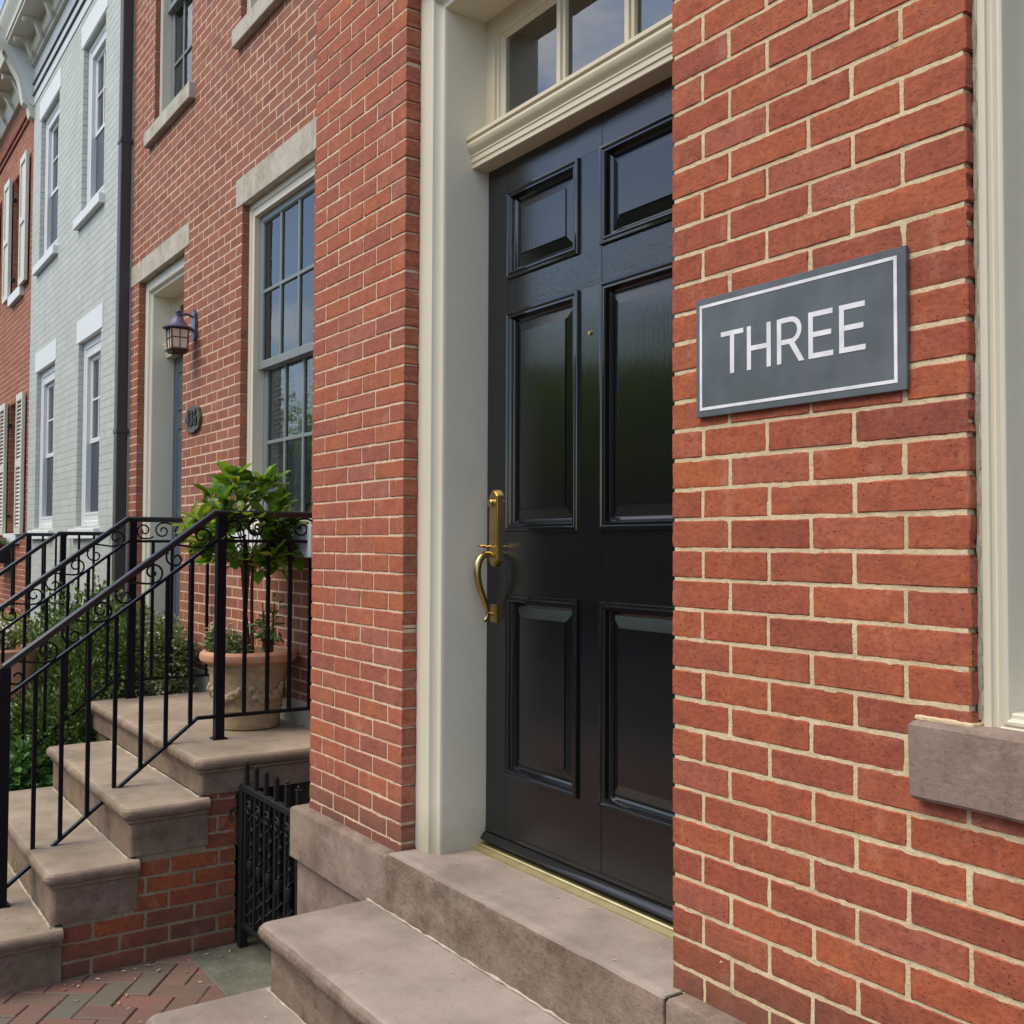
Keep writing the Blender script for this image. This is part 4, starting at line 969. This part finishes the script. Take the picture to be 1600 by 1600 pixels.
# ------------------------------------------------------------------ iron gate
G = thing('iron_gate', 'low black iron gate with pointed pickets between stoop and water table', 'gate', (-4.13, 1.63, 0))
gy = 1.632; gx0, gx1 = -4.440, -3.765
MB().box(gx0, gx1, gy-.014, gy+.014, .672, .700, .003).build('top_rail', M['iron2'], G)
MB().box(gx0, gx1, gy-.010, gy+.010, .09, .115, .003).build('bottom_rail', M['iron2'], G)
for xx in (gx0+.012, gx1-.012): MB().box(xx-.018, xx+.018, gy-.018, gy+.018, .0, .69, .003).build('gate_post', M['iron2'], G)
for k in range(6):
    xx = gx0+.045+k*.112
    mb = MB().box(xx-.009, xx+.009, gy-.009, gy+.009, .09, .785, .002); mb.box(xx-.012, xx+.012, gy-.012, gy+.012, .785, .790, .001); mb.lathe([(0, .806), (.005, .802), (.007, .797), (.005, .792), (0, .79)], xx, gy, 10)
    mb.build('picket', M['iron2'], G)
for k in range(6):
    xx = gx0+.10+k*.105
    if xx > gx1-.03: break
    mb = MB()
    pts = [(xx+.012*math.cos(t*2.2), gy+.012*math.sin(t*2.2), .12+t*.02) for t in range(26)]
    mb.tube(pts, .005, 5); mb.lathe([(0, .40), (.014, .39), (.018, .37), (.014, .35), (0, .34)], xx, gy, 10)
    mb.tube([(xx, gy, .12), (xx, gy, .67)], .006, 6)
    mb.build('twisted_bar', M['iron2'], G)
    p = spiral(0, 0, .006, .034, R(0), R(520), 22)
    MB().tube([(xx+.01+a, gy-.016, .615+b) for a, b in p], .004, 6).build('scroll', M['iron2'], G)
MB().tube([(gx0-.005, gy-.03, .60), (gx0-.02, gy-.045, .585), (gx0-.02, gy-.05, .56), (gx0-.005, gy-.045, .545)], .005, 6).build('latch_ring', M['iron2'], G)

# ------------------------------------------------------------------ terracotta pot, tree and small plants
pcx, pcy = -5.125, 1.905
PT = thing('flower_pot', 'large terracotta pot with moulded garlands standing on the stoop landing', 'pot', (pcx, pcy, .824))
k = .97
prof = [(0, .824), (.150, .824), (.158, .830), (.160, .842), (.163, .85), (.162, .862), (.168, .90), (.172, .915), (.176, .92), (.174, .93), (.182, 1.0), (.196, 1.09), (.201, 1.115), (.206, 1.12), (.204, 1.13), (.208, 1.15)]
MB().lathe([(r_*k, z) for r_, z in prof], pcx, pcy, 64).build('pot_body', M['terra'], PT, sharp=40)
MB().lathe([(.205, 1.146), (.222, 1.150), (.236, 1.162), (.241, 1.178), (.238, 1.194), (.226, 1.206), (.212, 1.208), (.204, 1.200), (.200, 1.17), (.195, 1.12)], pcx, pcy, 64).build('rim', M['terra_rim'], PT)
MB().lathe([(0, 1.165), (.12, 1.17), (.2, 1.16)], pcx, pcy, 30).build('soil', M['soil'], PT)
mb = MB(); rnd = random.Random(21)
def blob(mb, c, r, nrm, fl=.5):
    a = nrm.orthogonal().normalized(); b = nrm.cross(a); vs = [Vector(c)+nrm*(r*fl)]
    for k in range(8):
        t = k*math.pi/4; vs.append(Vector(c)+(a*math.cos(t)+b*math.sin(t))*r)
    for k in range(8):
        t = k*math.pi/4; vs.append(Vector(c)+(a*math.cos(t)+b*math.sin(t))*r*.65+nrm*r*fl*.75)
    mb.add(vs, [(0, 9+k, 9+(k+1) % 8) for k in range(8)]+[(9+k, 1+k, 1+(k+1) % 8, 9+(k+1) % 8) for k in range(8)])
for g_ in range(5):
    mb = MB(); t0 = g_*2*math.pi/5+.2
    for k in range(19):
        u = (k/18-.5); t = t0+u*.95; z = 1.03-.05*math.cos(u*3.1)+rnd.uniform(-.008, .008); rr = (.176+(z-.93)*.135)*.985
        for q in range(3 if abs(u) < .3 else 2):
            blob(mb, (pcx+rr*math.cos(t), pcy+rr*math.sin(t), z+rnd.uniform(-.014, .014)), rnd.uniform(.011, .020), Vector((math.cos(t), math.sin(t), 0)), .85)
    mb.build('garland', M['terra'], PT, sharp=60)

PTR = thing('potted_tree', 'small round-headed tree with broad glossy green leaves in the terracotta pot', 'potted tree', (pcx, pcy, 1.16))
rnd = random.Random(33)
cc = Vector((pcx+.015, pcy-.04, 1.83))
mb = MB(); stems = []
for k in range(3):
    a = k*2.1+.4; bp = Vector((pcx+.025*math.cos(a), pcy+.025*math.sin(a), 1.16)); tp = Vector((pcx+.03*math.cos(a+1.5), pcy-.01+.03*math.sin(a+1.5), 1.62))
    mb.tube(smooth([bp, bp.lerp(tp, .35)+Vector((.02, -.01, 0)), bp.lerp(tp, .7)-Vector((.012, 0, 0)), tp], 2), [.011, ]*1+[.0105-.00025*j for j in range(99)][:len(smooth([bp, bp, bp, tp], 2))-1], 7); stems.append(tp)
tips = []
for k in range(84):
    th = rnd.uniform(0, 2*math.pi); ph = math.acos(rnd.uniform(-.85, 1)); rr = rnd.uniform(.62, 1.0)
    tip = cc+Vector((math.sin(ph)*math.cos(th)*.30*rr, math.sin(ph)*math.sin(th)*.29*rr, math.cos(ph)*.29*rr))
    tip.y = min(tip.y, 2.11)
    b = stems[k % 3]; mid = b.lerp(tip, .5)+Vector((0, 0, .03)); mb.tube(smooth([b, mid, tip], 1), [.005, .004, .003, .0025, .002][:len(smooth([b, mid, tip], 1))]+[.002]*3, 5) if k < 40 else None
    tips.append((tip, (tip-b).normalized()))
mb.build('trunk', M['bark'], PTR)
mb = MB()
for tip, d in tips:
    for q in range(rnd.randint(6, 8)):
        a = q*2.4+rnd.uniform(-.3, .3)
        o1 = d.orthogonal().normalized(); o2 = d.cross(o1)
        dd = (d*rnd.uniform(.25, .9)+(o1*math.cos(a)+o2*math.sin(a))*.8+Vector((0, 0, rnd.uniform(-.05, .55)))).normalized()
        L_ = rnd.uniform(.07, .125)
        p = tip-d*rnd.uniform(0, .05)
        e = p+dd*L_
        if e.y > 2.14: continue
        mb.leaf(p, dd, Vector((rnd.uniform(-.3, .3), rnd.uniform(-.7, .0), 1)), L_, L_*.6, .2, rnd.uniform(.0, .25))
mb.build('leaves', M['leaf_tree'], PTR, sharp=180)

def plant_mass(name, label, cat, center, rad, nleaf, L0, L1, mat, seed=1, flowers=None, group=None, stems_=True, leaf6=False, gaps=.35, zmin=None, ymax=2.12, upright=.2, xmax=None):
    rnd = random.Random(seed); c = Vector(center); T = thing(name, label, cat, (c.x, c.y, max(0, c.z-rad[2])), group)
    mb = MB(); fl = MB(); sm = MB()
    clumps = []
    for k in range(int(26+nleaf/120)):
        v = Vector((rnd.gauss(0, 1), rnd.gauss(0, 1), rnd.gauss(0, 1))).normalized(); r_ = rnd.uniform(.15, 1.0)**.5
        p = Vector((c.x+v.x*rad[0]*r_*.88, c.y+v.y*rad[1]*r_*.88, c.z+v.z*rad[2]*r_*.88)); clumps.append((p, rnd.uniform(.16, .34)*min(rad)*1.5, v))
    for k in range(nleaf):
        cp, cr_, cv = clumps[rnd.randrange(len(clumps))]
        v = Vector((rnd.gauss(0, 1), rnd.gauss(0, 1), rnd.gauss(0, 1))).normalized(); r_ = rnd.uniform(.3, 1.0)**.4
        p = cp+v*(cr_*r_)
        if p.y > ymax or (zmin is not None and p.z < zmin) or p.z < .02 or (xmax is not None and p.x > xmax): continue
        d = (v+cv*.6+Vector((0, 0, upright))+Vector((rnd.gauss(0, .35), rnd.gauss(0, .35), rnd.gauss(0, .35)))).normalized()
        L_ = rnd.uniform(L0, L1); nr = Vector((rnd.gauss(0, .4), rnd.gauss(0, .4)-.2, 1))
        (mb.leaf(p, d, nr, L_, L_*.62) if leaf6 else mb.leaf4(p, d, nr, L_, L_*.6))
    if flowers:
        for k in range(flowers):
            cp, cr_, cv = clumps[rnd.randrange(len(clumps))]
            v = (cv+Vector((rnd.gauss(0, .6), rnd.gauss(0, .6)-.3, rnd.gauss(0, .6)+.3))).normalized(); p = cp+v*cr_*1.08
            if p.y > ymax: continue
            for q in range(5):
                a = q*1.257; o1 = v.orthogonal().normalized(); o2 = v.cross(o1)
                fl.leaf4(p, (o1*math.cos(a)+o2*math.sin(a)+v*.35).normalized(), v, rnd.uniform(.008, .014), .008)
    for k in range(14):
        cp = clumps[k][0]; b = Vector((c.x+rnd.uniform(-.3, .3)*rad[0], c.y+rnd.uniform(-.3, .3)*rad[1], max(0.0, c.z-rad[2]-.05)))
        sm.tube([b, b.lerp(cp, .5)+Vector((rnd.uniform(-.03, .03), rnd.uniform(-.03, .03), .03)), cp], [.009, .006, .003], 5)
    mb.build('foliage', mat, T, sharp=180); sm.build('stems', M['bark'], T)
    if flowers: fl.build('blossoms', M['petal'], T, sharp=180, kind='stuff')
    return T
# small plants in the pot
FC = thing('flower_cluster', 'small white blossoms spilling over the rim of the terracotta pot', 'flowers', (pcx-.12, pcy-.12, 1.2))
mb = MB(); mb2 = MB(); rnd = random.Random(55)
for k in range(46):
    a = rnd.uniform(0, 6.28); p0 = Vector((pcx-.11, pcy-.11, 1.17)); q = Vector((pcx-.11+.10*math.cos(a)*rnd.random(), pcy-.12+.08*math.sin(a)*rnd.random(), 1.25+rnd.uniform(0, .10)))
    mb2.tube([p0, p0.lerp(q, .6)+Vector((0, 0, .01)), q], .0014, 4)
    for w in range(5):
        t = w*1.257; mb.leaf4(q, Vector((math.cos(t), math.sin(t), .4)), Vector((0, 0, 1)), rnd.uniform(.010, .016), .009)
fs_ = mb2.build('stems', M['leaf_low'], FC); mb.build('petals', M['petal'], FC, sharp=180)
plant_mass('flowering_plant', 'low pale green plant at the foot of the potted tree', 'plant', (pcx-.05, pcy-.10, 1.22), (.15, .10, .075), 1100, .018, .034, M['leaf_pale'], 51, None)
plant_mass('trailing_plant', 'trailing green plant rising on the right inside the terracotta pot', 'plant', (pcx+.10, pcy+.06, 1.34), (.06, .06, .16), 110, .025, .05, M['leaf_low'], 52, None, leaf6=True)
# bushes in the bed
plant_mass('boxwood_shrub', 'large dark green small-leaved bush between the blue door and the far railing', 'shrub', (-7.35, 1.66, .74), (.80, .52, .76), 27000, .022, .040, M['leaf_box'], 61, None, xmax=-6.47)
plant_mass('boxwood_shrub', 'green small-leaved bush in front of the white house downspout', 'shrub', (-8.5, 1.62, .58), (.72, .48, .68), 17000, .022, .040, M['leaf_box'], 62, None)
plant_mass('flowering_shrub', 'yellow-green shrub between the iron railings left of the bushes', 'shrub', (-8.15, 1.24, .86), (.42, .26, .44), 7000, .02, .04, M['leaf_yel'], 63, None)
plant_mass('white_flower_bush', 'pale-leaved bush with white flowers behind the far railing next to the pot', 'shrub', (-6.66, 1.96, 1.0), (.24, .17, .28), 3200, .022, .042, M['leaf_pale'], 64, 110)
plant_mass('leafy_shrub', 'low broad-leaved green plant filling the gap beside the lower stoop steps', 'shrub', (-6.62, 1.0, .33), (.46, .42, .33), 2600, .045, .075, M['leaf_low'], 65, None, leaf6=True, xmax=-6.06)
plant_mass('boxwood_shrub', 'shaded green bush under the far railing beside the upper steps', 'shrub', (-6.75, 1.35, .50), (.42, .32, .42), 7000, .022, .040, M['leaf_box'], 66, None, xmax=-6.12)
# vine wisps
mb = MB(); rnd = random.Random(70)
T = thing('climbing_vine', 'thin wispy vine tendrils rising above the bushes against the white wall', 'vine', (-8.6, 1.9, 1.0))
for k in range(5):
    p = Vector((-8.9+k*.17, 1.95, 1.1)); pts = [p]
    for q in range(7): p = p+Vector((rnd.uniform(-.03, .05), rnd.uniform(-.02, .02), rnd.uniform(.02, .07))); pts.append(p)
    mb.tube(pts, .004, 5)
tv = mb.build('stems', M['bark'], T); mb2 = MB()
for k in range(60):
    v = mb.v[rnd.randrange(len(mb.v))]; mb2.leaf4(v, Vector((rnd.gauss(0, 1), rnd.gauss(0, 1), rnd.gauss(0, 1))).normalized(), Vector((0, -.3, 1)), .035, .02)
mb2.build('leaves', M['leaf_yel'], T, sharp=180)
# low brick planter pier with a pale clay jar on it
PP = thing('brick_pier', 'low brick pier with stone cap beyond the lower steps, carrying a clay pot', 'pier', (-7.3, 1.15, 0))
brick_wall('pier_body', (0, .98, 0), X, -Y, -7.52, -7.02, 0, .70, .068, 0, .21, PP, M['brick_side'], M['mortar_side'], dep=.06)
brick_wall('pier_body', (-7.02, 0, 0), Y, X, .98, 1.36, 0, .70, .068, 0, .21, PP, M['brick_side'], M['mortar_side'], dep=.06)
MB().box(-7.55, -6.99, .95, 1.38, .70, .75, .006).build('cap', M['limestone'], PP)
J = thing('clay_jar', 'pale pink clay pot standing on the low brick pier at the left edge', 'pot', (-7.27, 1.12, .75))
MB().lathe([(0, .752), (.10, .752), (.13, .80), (.165, .88), (.18, .96), (.175, 1.02), (.185, 1.04), (.19, 1.065), (.18, 1.08), (.165, 1.075), (.15, 1.03), (0, 1.02)], -7.27, 1.12, 36).build('jar_body', M['terra_rim'], J)
plant_mass('flowering_plant', 'cream flowering plant growing in the pale clay pot', 'plant', (-7.27, 1.12, 1.15), (.16, .14, .10), 500, .02, .035, M['leaf_pale'], 81, 120)

# ================================================================== WHITE PAINTED HOUSE
H3 = thing('painted_brick_house', 'white painted brick house with bracketed cornice and tall narrow windows', 'house', (-10.7, YN, 0))
XW0, XW1 = -12.77, -8.55
wins = [(-10.29, -9.43, 1.87, 3.60), (-10.29, -9.43, 4.77, 6.40), (-12.33, -11.37, 1.87, 3.60), (-12.33, -11.37, 4.77, 6.40)]
brick_wall('wall', (0, YN, 0), X, -Y, XW0, XW1, .3, 6.70, .066, 1.70, .21, H3, M['brick_white'], M['mortar_white'], holes=wins, joint=.0045, dep=.16, proud=.0012, var=.15, cham=.0008)
MB().box(XW1, -8.475, YN-.012, YN+.1, 0, 7.1, .002).build('corner_board', M['white_paint'], H3)
for (a, b, c, d) in wins:
    MB().box(a-.08, b+.06, YN-.006, YN+.12, d, d+.215, .002).build('lintel', M['white_stone'], H3)
    MB().box(a-.10, b+.05, YN-.05, YN+.12, c-.09, c, .004).build('window_sill', M['white_stone'], H3)
    window6(H3, a, b, c, d, YN, cols=2, rows=2, fw=.15, frame='white_paint', sashm='white_paint', meet=(c+d)/2-.06, inner=None, sw=.045, dy=.045, lowscreen=True)
MB().box(XW0, XW1, YN-.010, YN+.12, 6.70, 7.14, .002).build('frieze', M['white_paint'], H3)
mb = MB()
for z in (6.80, 6.93): mb.extr([(YN-.010, z), (YN-.026, z+.004), (YN-.030, z+.012), (YN-.026, z+.020), (YN-.010, z+.024)], XW0, XW1, 'x')
mb.build('string_course', M['pipe_shadow_line'], H3)  # dark colour on the beads paints in the shadow lines of the mouldings
mb = MB()
mb.extr([(YN+.05, 7.14), (YN-.045, 7.14), (YN-.05, 7.165), (YN-.07, 7.18), (YN-.085, 7.21), (YN-.085, 7.33), (YN-.30, 7.335), (YN-.30, 7.37), (YN-.315, 7.375), (YN-.32, 7.42), (YN-.34, 7.46), (YN-.37, 7.50), (YN-.385, 7.54), (YN-.385, 7.58), (YN-.40, 7.60), (YN+.05, 7.70)], XW0, XW1+.1, 'x')
cor = mb.build('cornice', M['cornice_paint'], H3, sharp=20)
for k in range(8):
    bx = -12.50+k*.54
    if bx > XW1: break
    P_ = [(YN-.085, 7.33), (YN-.27, 7.33), (YN-.27, 7.29), (YN-.25, 7.275), (YN-.25, 7.30), (YN-.22, 7.31), (YN-.17, 7.29), (YN-.14, 7.25), (YN-.125, 7.20), (YN-.105, 7.16), (YN-.085, 7.14)]
    MB().extr(P_, bx-.035, bx+.035, 'x').build('bracket', M['cornice_paint'], cor)
P_ = [(YN, 7.55), (YN-.40, 7.55), (YN-.42, 7.40), (YN-.40, 7.30), (YN-.36, 7.27), (YN-.345, 7.20), (YN-.33, 7.27), (YN-.30, 7.22), (YN-.24, 7.10), (YN-.18, 7.0), (YN-.15, 6.88), (YN-.13, 6.76), (YN-.12, 6.72), (YN-.07, 6.69), (YN-.05, 6.58), (YN, 6.56)]
MB().extr(P_, XW0-.13, XW0+.01, 'x').build('end_bracket', M['cornice_paint'], cor)
MB().extr([(YN-.01, 7.52), (YN-.35, 7.52), (YN-.36, 7.40), (YN-.28, 7.28), (YN-.16, 7.05), (YN-.10, 6.8), (YN-.06, 6.72), (YN-.01, 6.70)], XW0+.012, XW0+.022, 'x').build('bracket_inlay', M['white_paint'], cor)
mb = MB(); mb.box(XW0, -8.43, 3.0, 9, 0, 7.7); mb.box(XW0, -8.43, YN+.3, 3.0, 6.6, 7.7); mb.box(XW0, -8.43, YN+.3, 3.0, 3.75, 4.6); mb.box(XW0, -8.43, YN+.17, 3.0, 0, 1.7)
for a, b in ((XW0, -12.36), (-11.34, -10.32), (-9.40, -8.43)): mb.box(a, b, YN+.17, 3.0, 0, 7.6)
mb.build('shell', M['room'], H3)
MB().box(XW0, -8.43, YN-.2, 9.1, 7.70, 7.8).build('roof', M['shingle'], H3)
mb = MB(); mb.box(-8.545, -8.455, YN-.095, YN-.015, .25, 7.2, .006)
for z in (.3, 2.6, 4.9, 7.0): mb.box(-8.550, -8.45, YN-.10, YN-.0, z, z+.035, .003)
mb.build('downspout', M['pipe_shadow_line'], H3)

# ================================================================== FAR RED HOUSE
H4 = thing('brick_house', 'far red brick house at the left edge with open white shutters', 'house', (-14.5, YN, 0))
XR0, XR1 = -19.0, -12.775
rw = [(-14.02, -13.33, 4.75, 6.22), (-14.05, -13.30, 1.85, 3.44), (-16.2, -15.4, 4.75, 6.22), (-16.2, -15.4, 1.85, 3.44)]
brick_wall('wall', (0, YN, 0), X, -Y, XR0, XR1, .2, 7.0, .066, 1.70, .21, H4, M['brick_far'], M['mortar_nb'], holes=rw, joint=.008, dep=.14)
for (a, b, c, d) in rw:
    window6(H4, a, b, c, d, YN, cols=2, rows=2, fw=.06, frame='white_paint', sashm='white_paint', inner=None, sw=.04, dy=.10)
    MB().box(a-.03, b+.10, YN-.05, YN+.12, c-.12, c, .004).build('window_sill', M['white_stone'], H4)
    for (p, q) in ((a-.42, a-.02), (b+.02, b+.42)):
        mb = MB(); y0_, y1_ = YN-.055, YN-.02; zz0, zz1 = c-.01, d+.02
        mb.box(p, p+.05, y0_, y1_, zz0, zz1); mb.box(q-.05, q, y0_, y1_, zz0, zz1)
        for z in (zz0, (zz0+zz1)/2-.04, zz1-.08): mb.box(p+.05, q-.05, y0_, y1_, z, z+.08)
        if c < 3:
            z = zz0+.09
            while z < zz1-.09: mb.add([(p+.05, y0_+.004, z), (q-.05, y0_+.004, z), (q-.05, y1_-.006, z+.035), (p+.05, y1_-.006, z+.035)], [(0, 1, 2, 3)]); z += .045
        else: mb.box(p+.05, q-.05, y0_+.014, y1_-.004, zz0+.08, zz1-.08)
        s_ = mb.build('shutter', M['cornice_paint'], H4)
    mb = MB(); mb.box(a-.06, a+.06, YN-.02, YN+.02, d-.28, d-.25); mb.box(a-.06, a+.06, YN-.02, YN+.02, c+.2, c+.23); mb.build('shutter_hinge', M['iron2'], H4)
mb = MB(); mb.extr([(YN+.05, 7.0), (YN-.045, 7.0), (YN-.085, 7.08), (YN-.085, 7.2), (YN-.30, 7.22), (YN-.32, 7.3), (YN-.385, 7.42), (YN-.40, 7.5), (YN+.05, 7.55)], XR0, XR1-.12, 'x')
c4 = mb.build('cornice', M['cornice_paint'], H4, sharp=20)
for k in range(11):
    bx = -13.3-k*.54
    if bx < XR0: break
    MB().extr([(YN-.085, 7.2), (YN-.27, 7.2), (YN-.26, 7.15), (YN-.17, 7.16), (YN-.125, 7.08), (YN-.085, 7.0)], bx-.035, bx+.035, 'x').build('bracket', M['cornice_paint'], c4)
mb = MB()
for z in (6.62, 6.72): mb.extr([(YN, z), (YN-.02, z+.004), (YN-.02, z+.028), (YN, z+.034)], XR0, XR1, 'x')
mb.build('string_course', M['brick_opp'], H4)
mb = MB(); mb.box(XR0, XR1, 3.0, 9, 0, 7.55); mb.box(XR0, XR1, YN+.12, 3.0, 6.4, 7.5); mb.build('shell', M['room'], H4)
MB().box(XR0, XR1, YN-.2, 9.1, 7.55, 7.65).build('roof', M['shingle'], H4)
WB = thing('window_box', 'dark window box with maroon flowers under the far ground floor window', 'window box', (-13.9, 2.0, 1.5))
MB().box(-14.3, -13.5, YN-.26, YN-.055, 1.50, 1.68, .006).build('box', M['iron2'], WB)
mb = MB(); mb2 = MB(); rnd = random.Random(91)
for k in range(500):
    p = (rnd.uniform(-14.3, -13.5), YN-.16+rnd.uniform(-.1, .1), 1.70+rnd.uniform(-.05, .10)); d = Vector((rnd.gauss(0, 1), rnd.gauss(0, 1), rnd.gauss(0, 1)+.5)).normalized()
    (mb if k % 2 else mb2).leaf4(p, d, Vector((0, -.4, 1)), .05, .035)
mb.build('flowers', M['petal_red'], WB, sharp=180); mb2.build('foliage', M['leaf_low'], WB, sharp=180)

# ================================================================== ACROSS THE STREET (seen in the door and the panes)
def opp_house(x0, x1, h, mat, label, k):
    T = thing('row_house', label, 'house', ((x0+x1)/2, -15, 0), 'row houses across the street')
    yf = -15.0
    MB().box(x0, x1, yf-8, yf, 0, h).build('wall', M[mat], T, smooth=False)
    MB().box(x0-.05, x1+.05, yf-8.2, yf+.3, h, h+.3, .02).build('cornice', M['cornice_paint'], T)
    n_ = 3; w = (x1-x0)/n_
    for fl in range(int(h//3)):
        for q in range(n_):
            c = x0+w*(q+.5)
            f = MB().box(c-.55, c+.55, yf-.02, yf+.05, 1.3+fl*3, 3.0+fl*3, .01).build('window', M['white_paint'], T)
            MB().box(c-.45, c+.45, yf+.0, yf+.056, 1.4+fl*3, 2.9+fl*3).build('pane', M['screen'], f, smooth=False)
xs = 8; i = 0; rnd = random.Random(101)
labs = ['brick row house across the street opposite the camera', 'rendered row house across the street next to the first', 'third row house across the street', 'fourth row house across the street, rendered', 'fifth row house across the street', 'sixth row house across the street, rendered', 'seventh row house across the street', 'eighth row house across the street, rendered', 'ninth row house across the street', 'tenth row house across the street, rendered', 'last row house across the street']
while xs > -70:
    w_ = rnd.uniform(5.5, 7.5); opp_house(xs-w_, xs-.02, rnd.choice([6.4, 6.9, 7.3]), ['brick_opp', 'pale_opp'][i % 2], labs[min(i, 10)], i); xs -= w_; i += 1
def street_tree(x, y, h, r, seed, label):
    rnd = random.Random(seed); T = thing('street_tree', label, 'tree', (x, y, 0), 'street trees across the road')
    mb = MB(); top = Vector((x, y, h*.5)); mb.tube([(x, y, 0), (x+.05, y, h*.25), top], [.19, .15, .12], 10)
    cl = []
    for k in range(46):
        v = Vector((rnd.gauss(0, 1), rnd.gauss(0, 1), rnd.gauss(0, .8))).normalized(); q = rnd.uniform(.3, 1)**.5
        c = Vector((x+v.x*r*q, y+v.y*r*q, h*.66+v.z*h*.34*q)); cl.append((c, rnd.uniform(.4, .75)))
        if k < 14: mb.tube([top-Vector((0, 0, rnd.uniform(0, 1))), top.lerp(c, .5)+Vector((0, 0, .1)), c], [.07, .045, .02], 6)
    mb.build('trunk', M['bark'], T); mb = MB()
    for k in range(5200):
        c, cr_ = cl[rnd.randrange(len(cl))]; v = Vector((rnd.gauss(0, 1), rnd.gauss(0, 1), rnd.gauss(0, 1))).normalized()
        mb.leaf4(c+v*cr_*rnd.uniform(.4, 1), (v+Vector((0, 0, -.3))).normalized(), Vector((rnd.gauss(0, .5), rnd.gauss(0, .5), 1)), rnd.uniform(.12, .22), .11)
    mb.build('crown', M['leaf_street'], T, sharp=180)
for k, (x, y, h, r, lb) in enumerate(((-9, -10.8, 6.0, 2.0, 'street tree across the road, nearest to the camera'), (-15.5, -10.8, 6.6, 2.4, 'second street tree across the road'), (-21.5, -10.6, 7.4, 2.6, 'tallest street tree across the road'),
                                  (-28, -10.8, 7.0, 2.5, 'fourth street tree across the road'), (-36, -10.8, 7.6, 2.8, 'fifth street tree across the road'), (-46, -10.8, 8.2, 3.0, 'farthest street tree across the road'))):
    street_tree(x, y, h, r, 200+k, lb)

for o in bpy.data.objects:
    if '_b' in o: del o['_b']
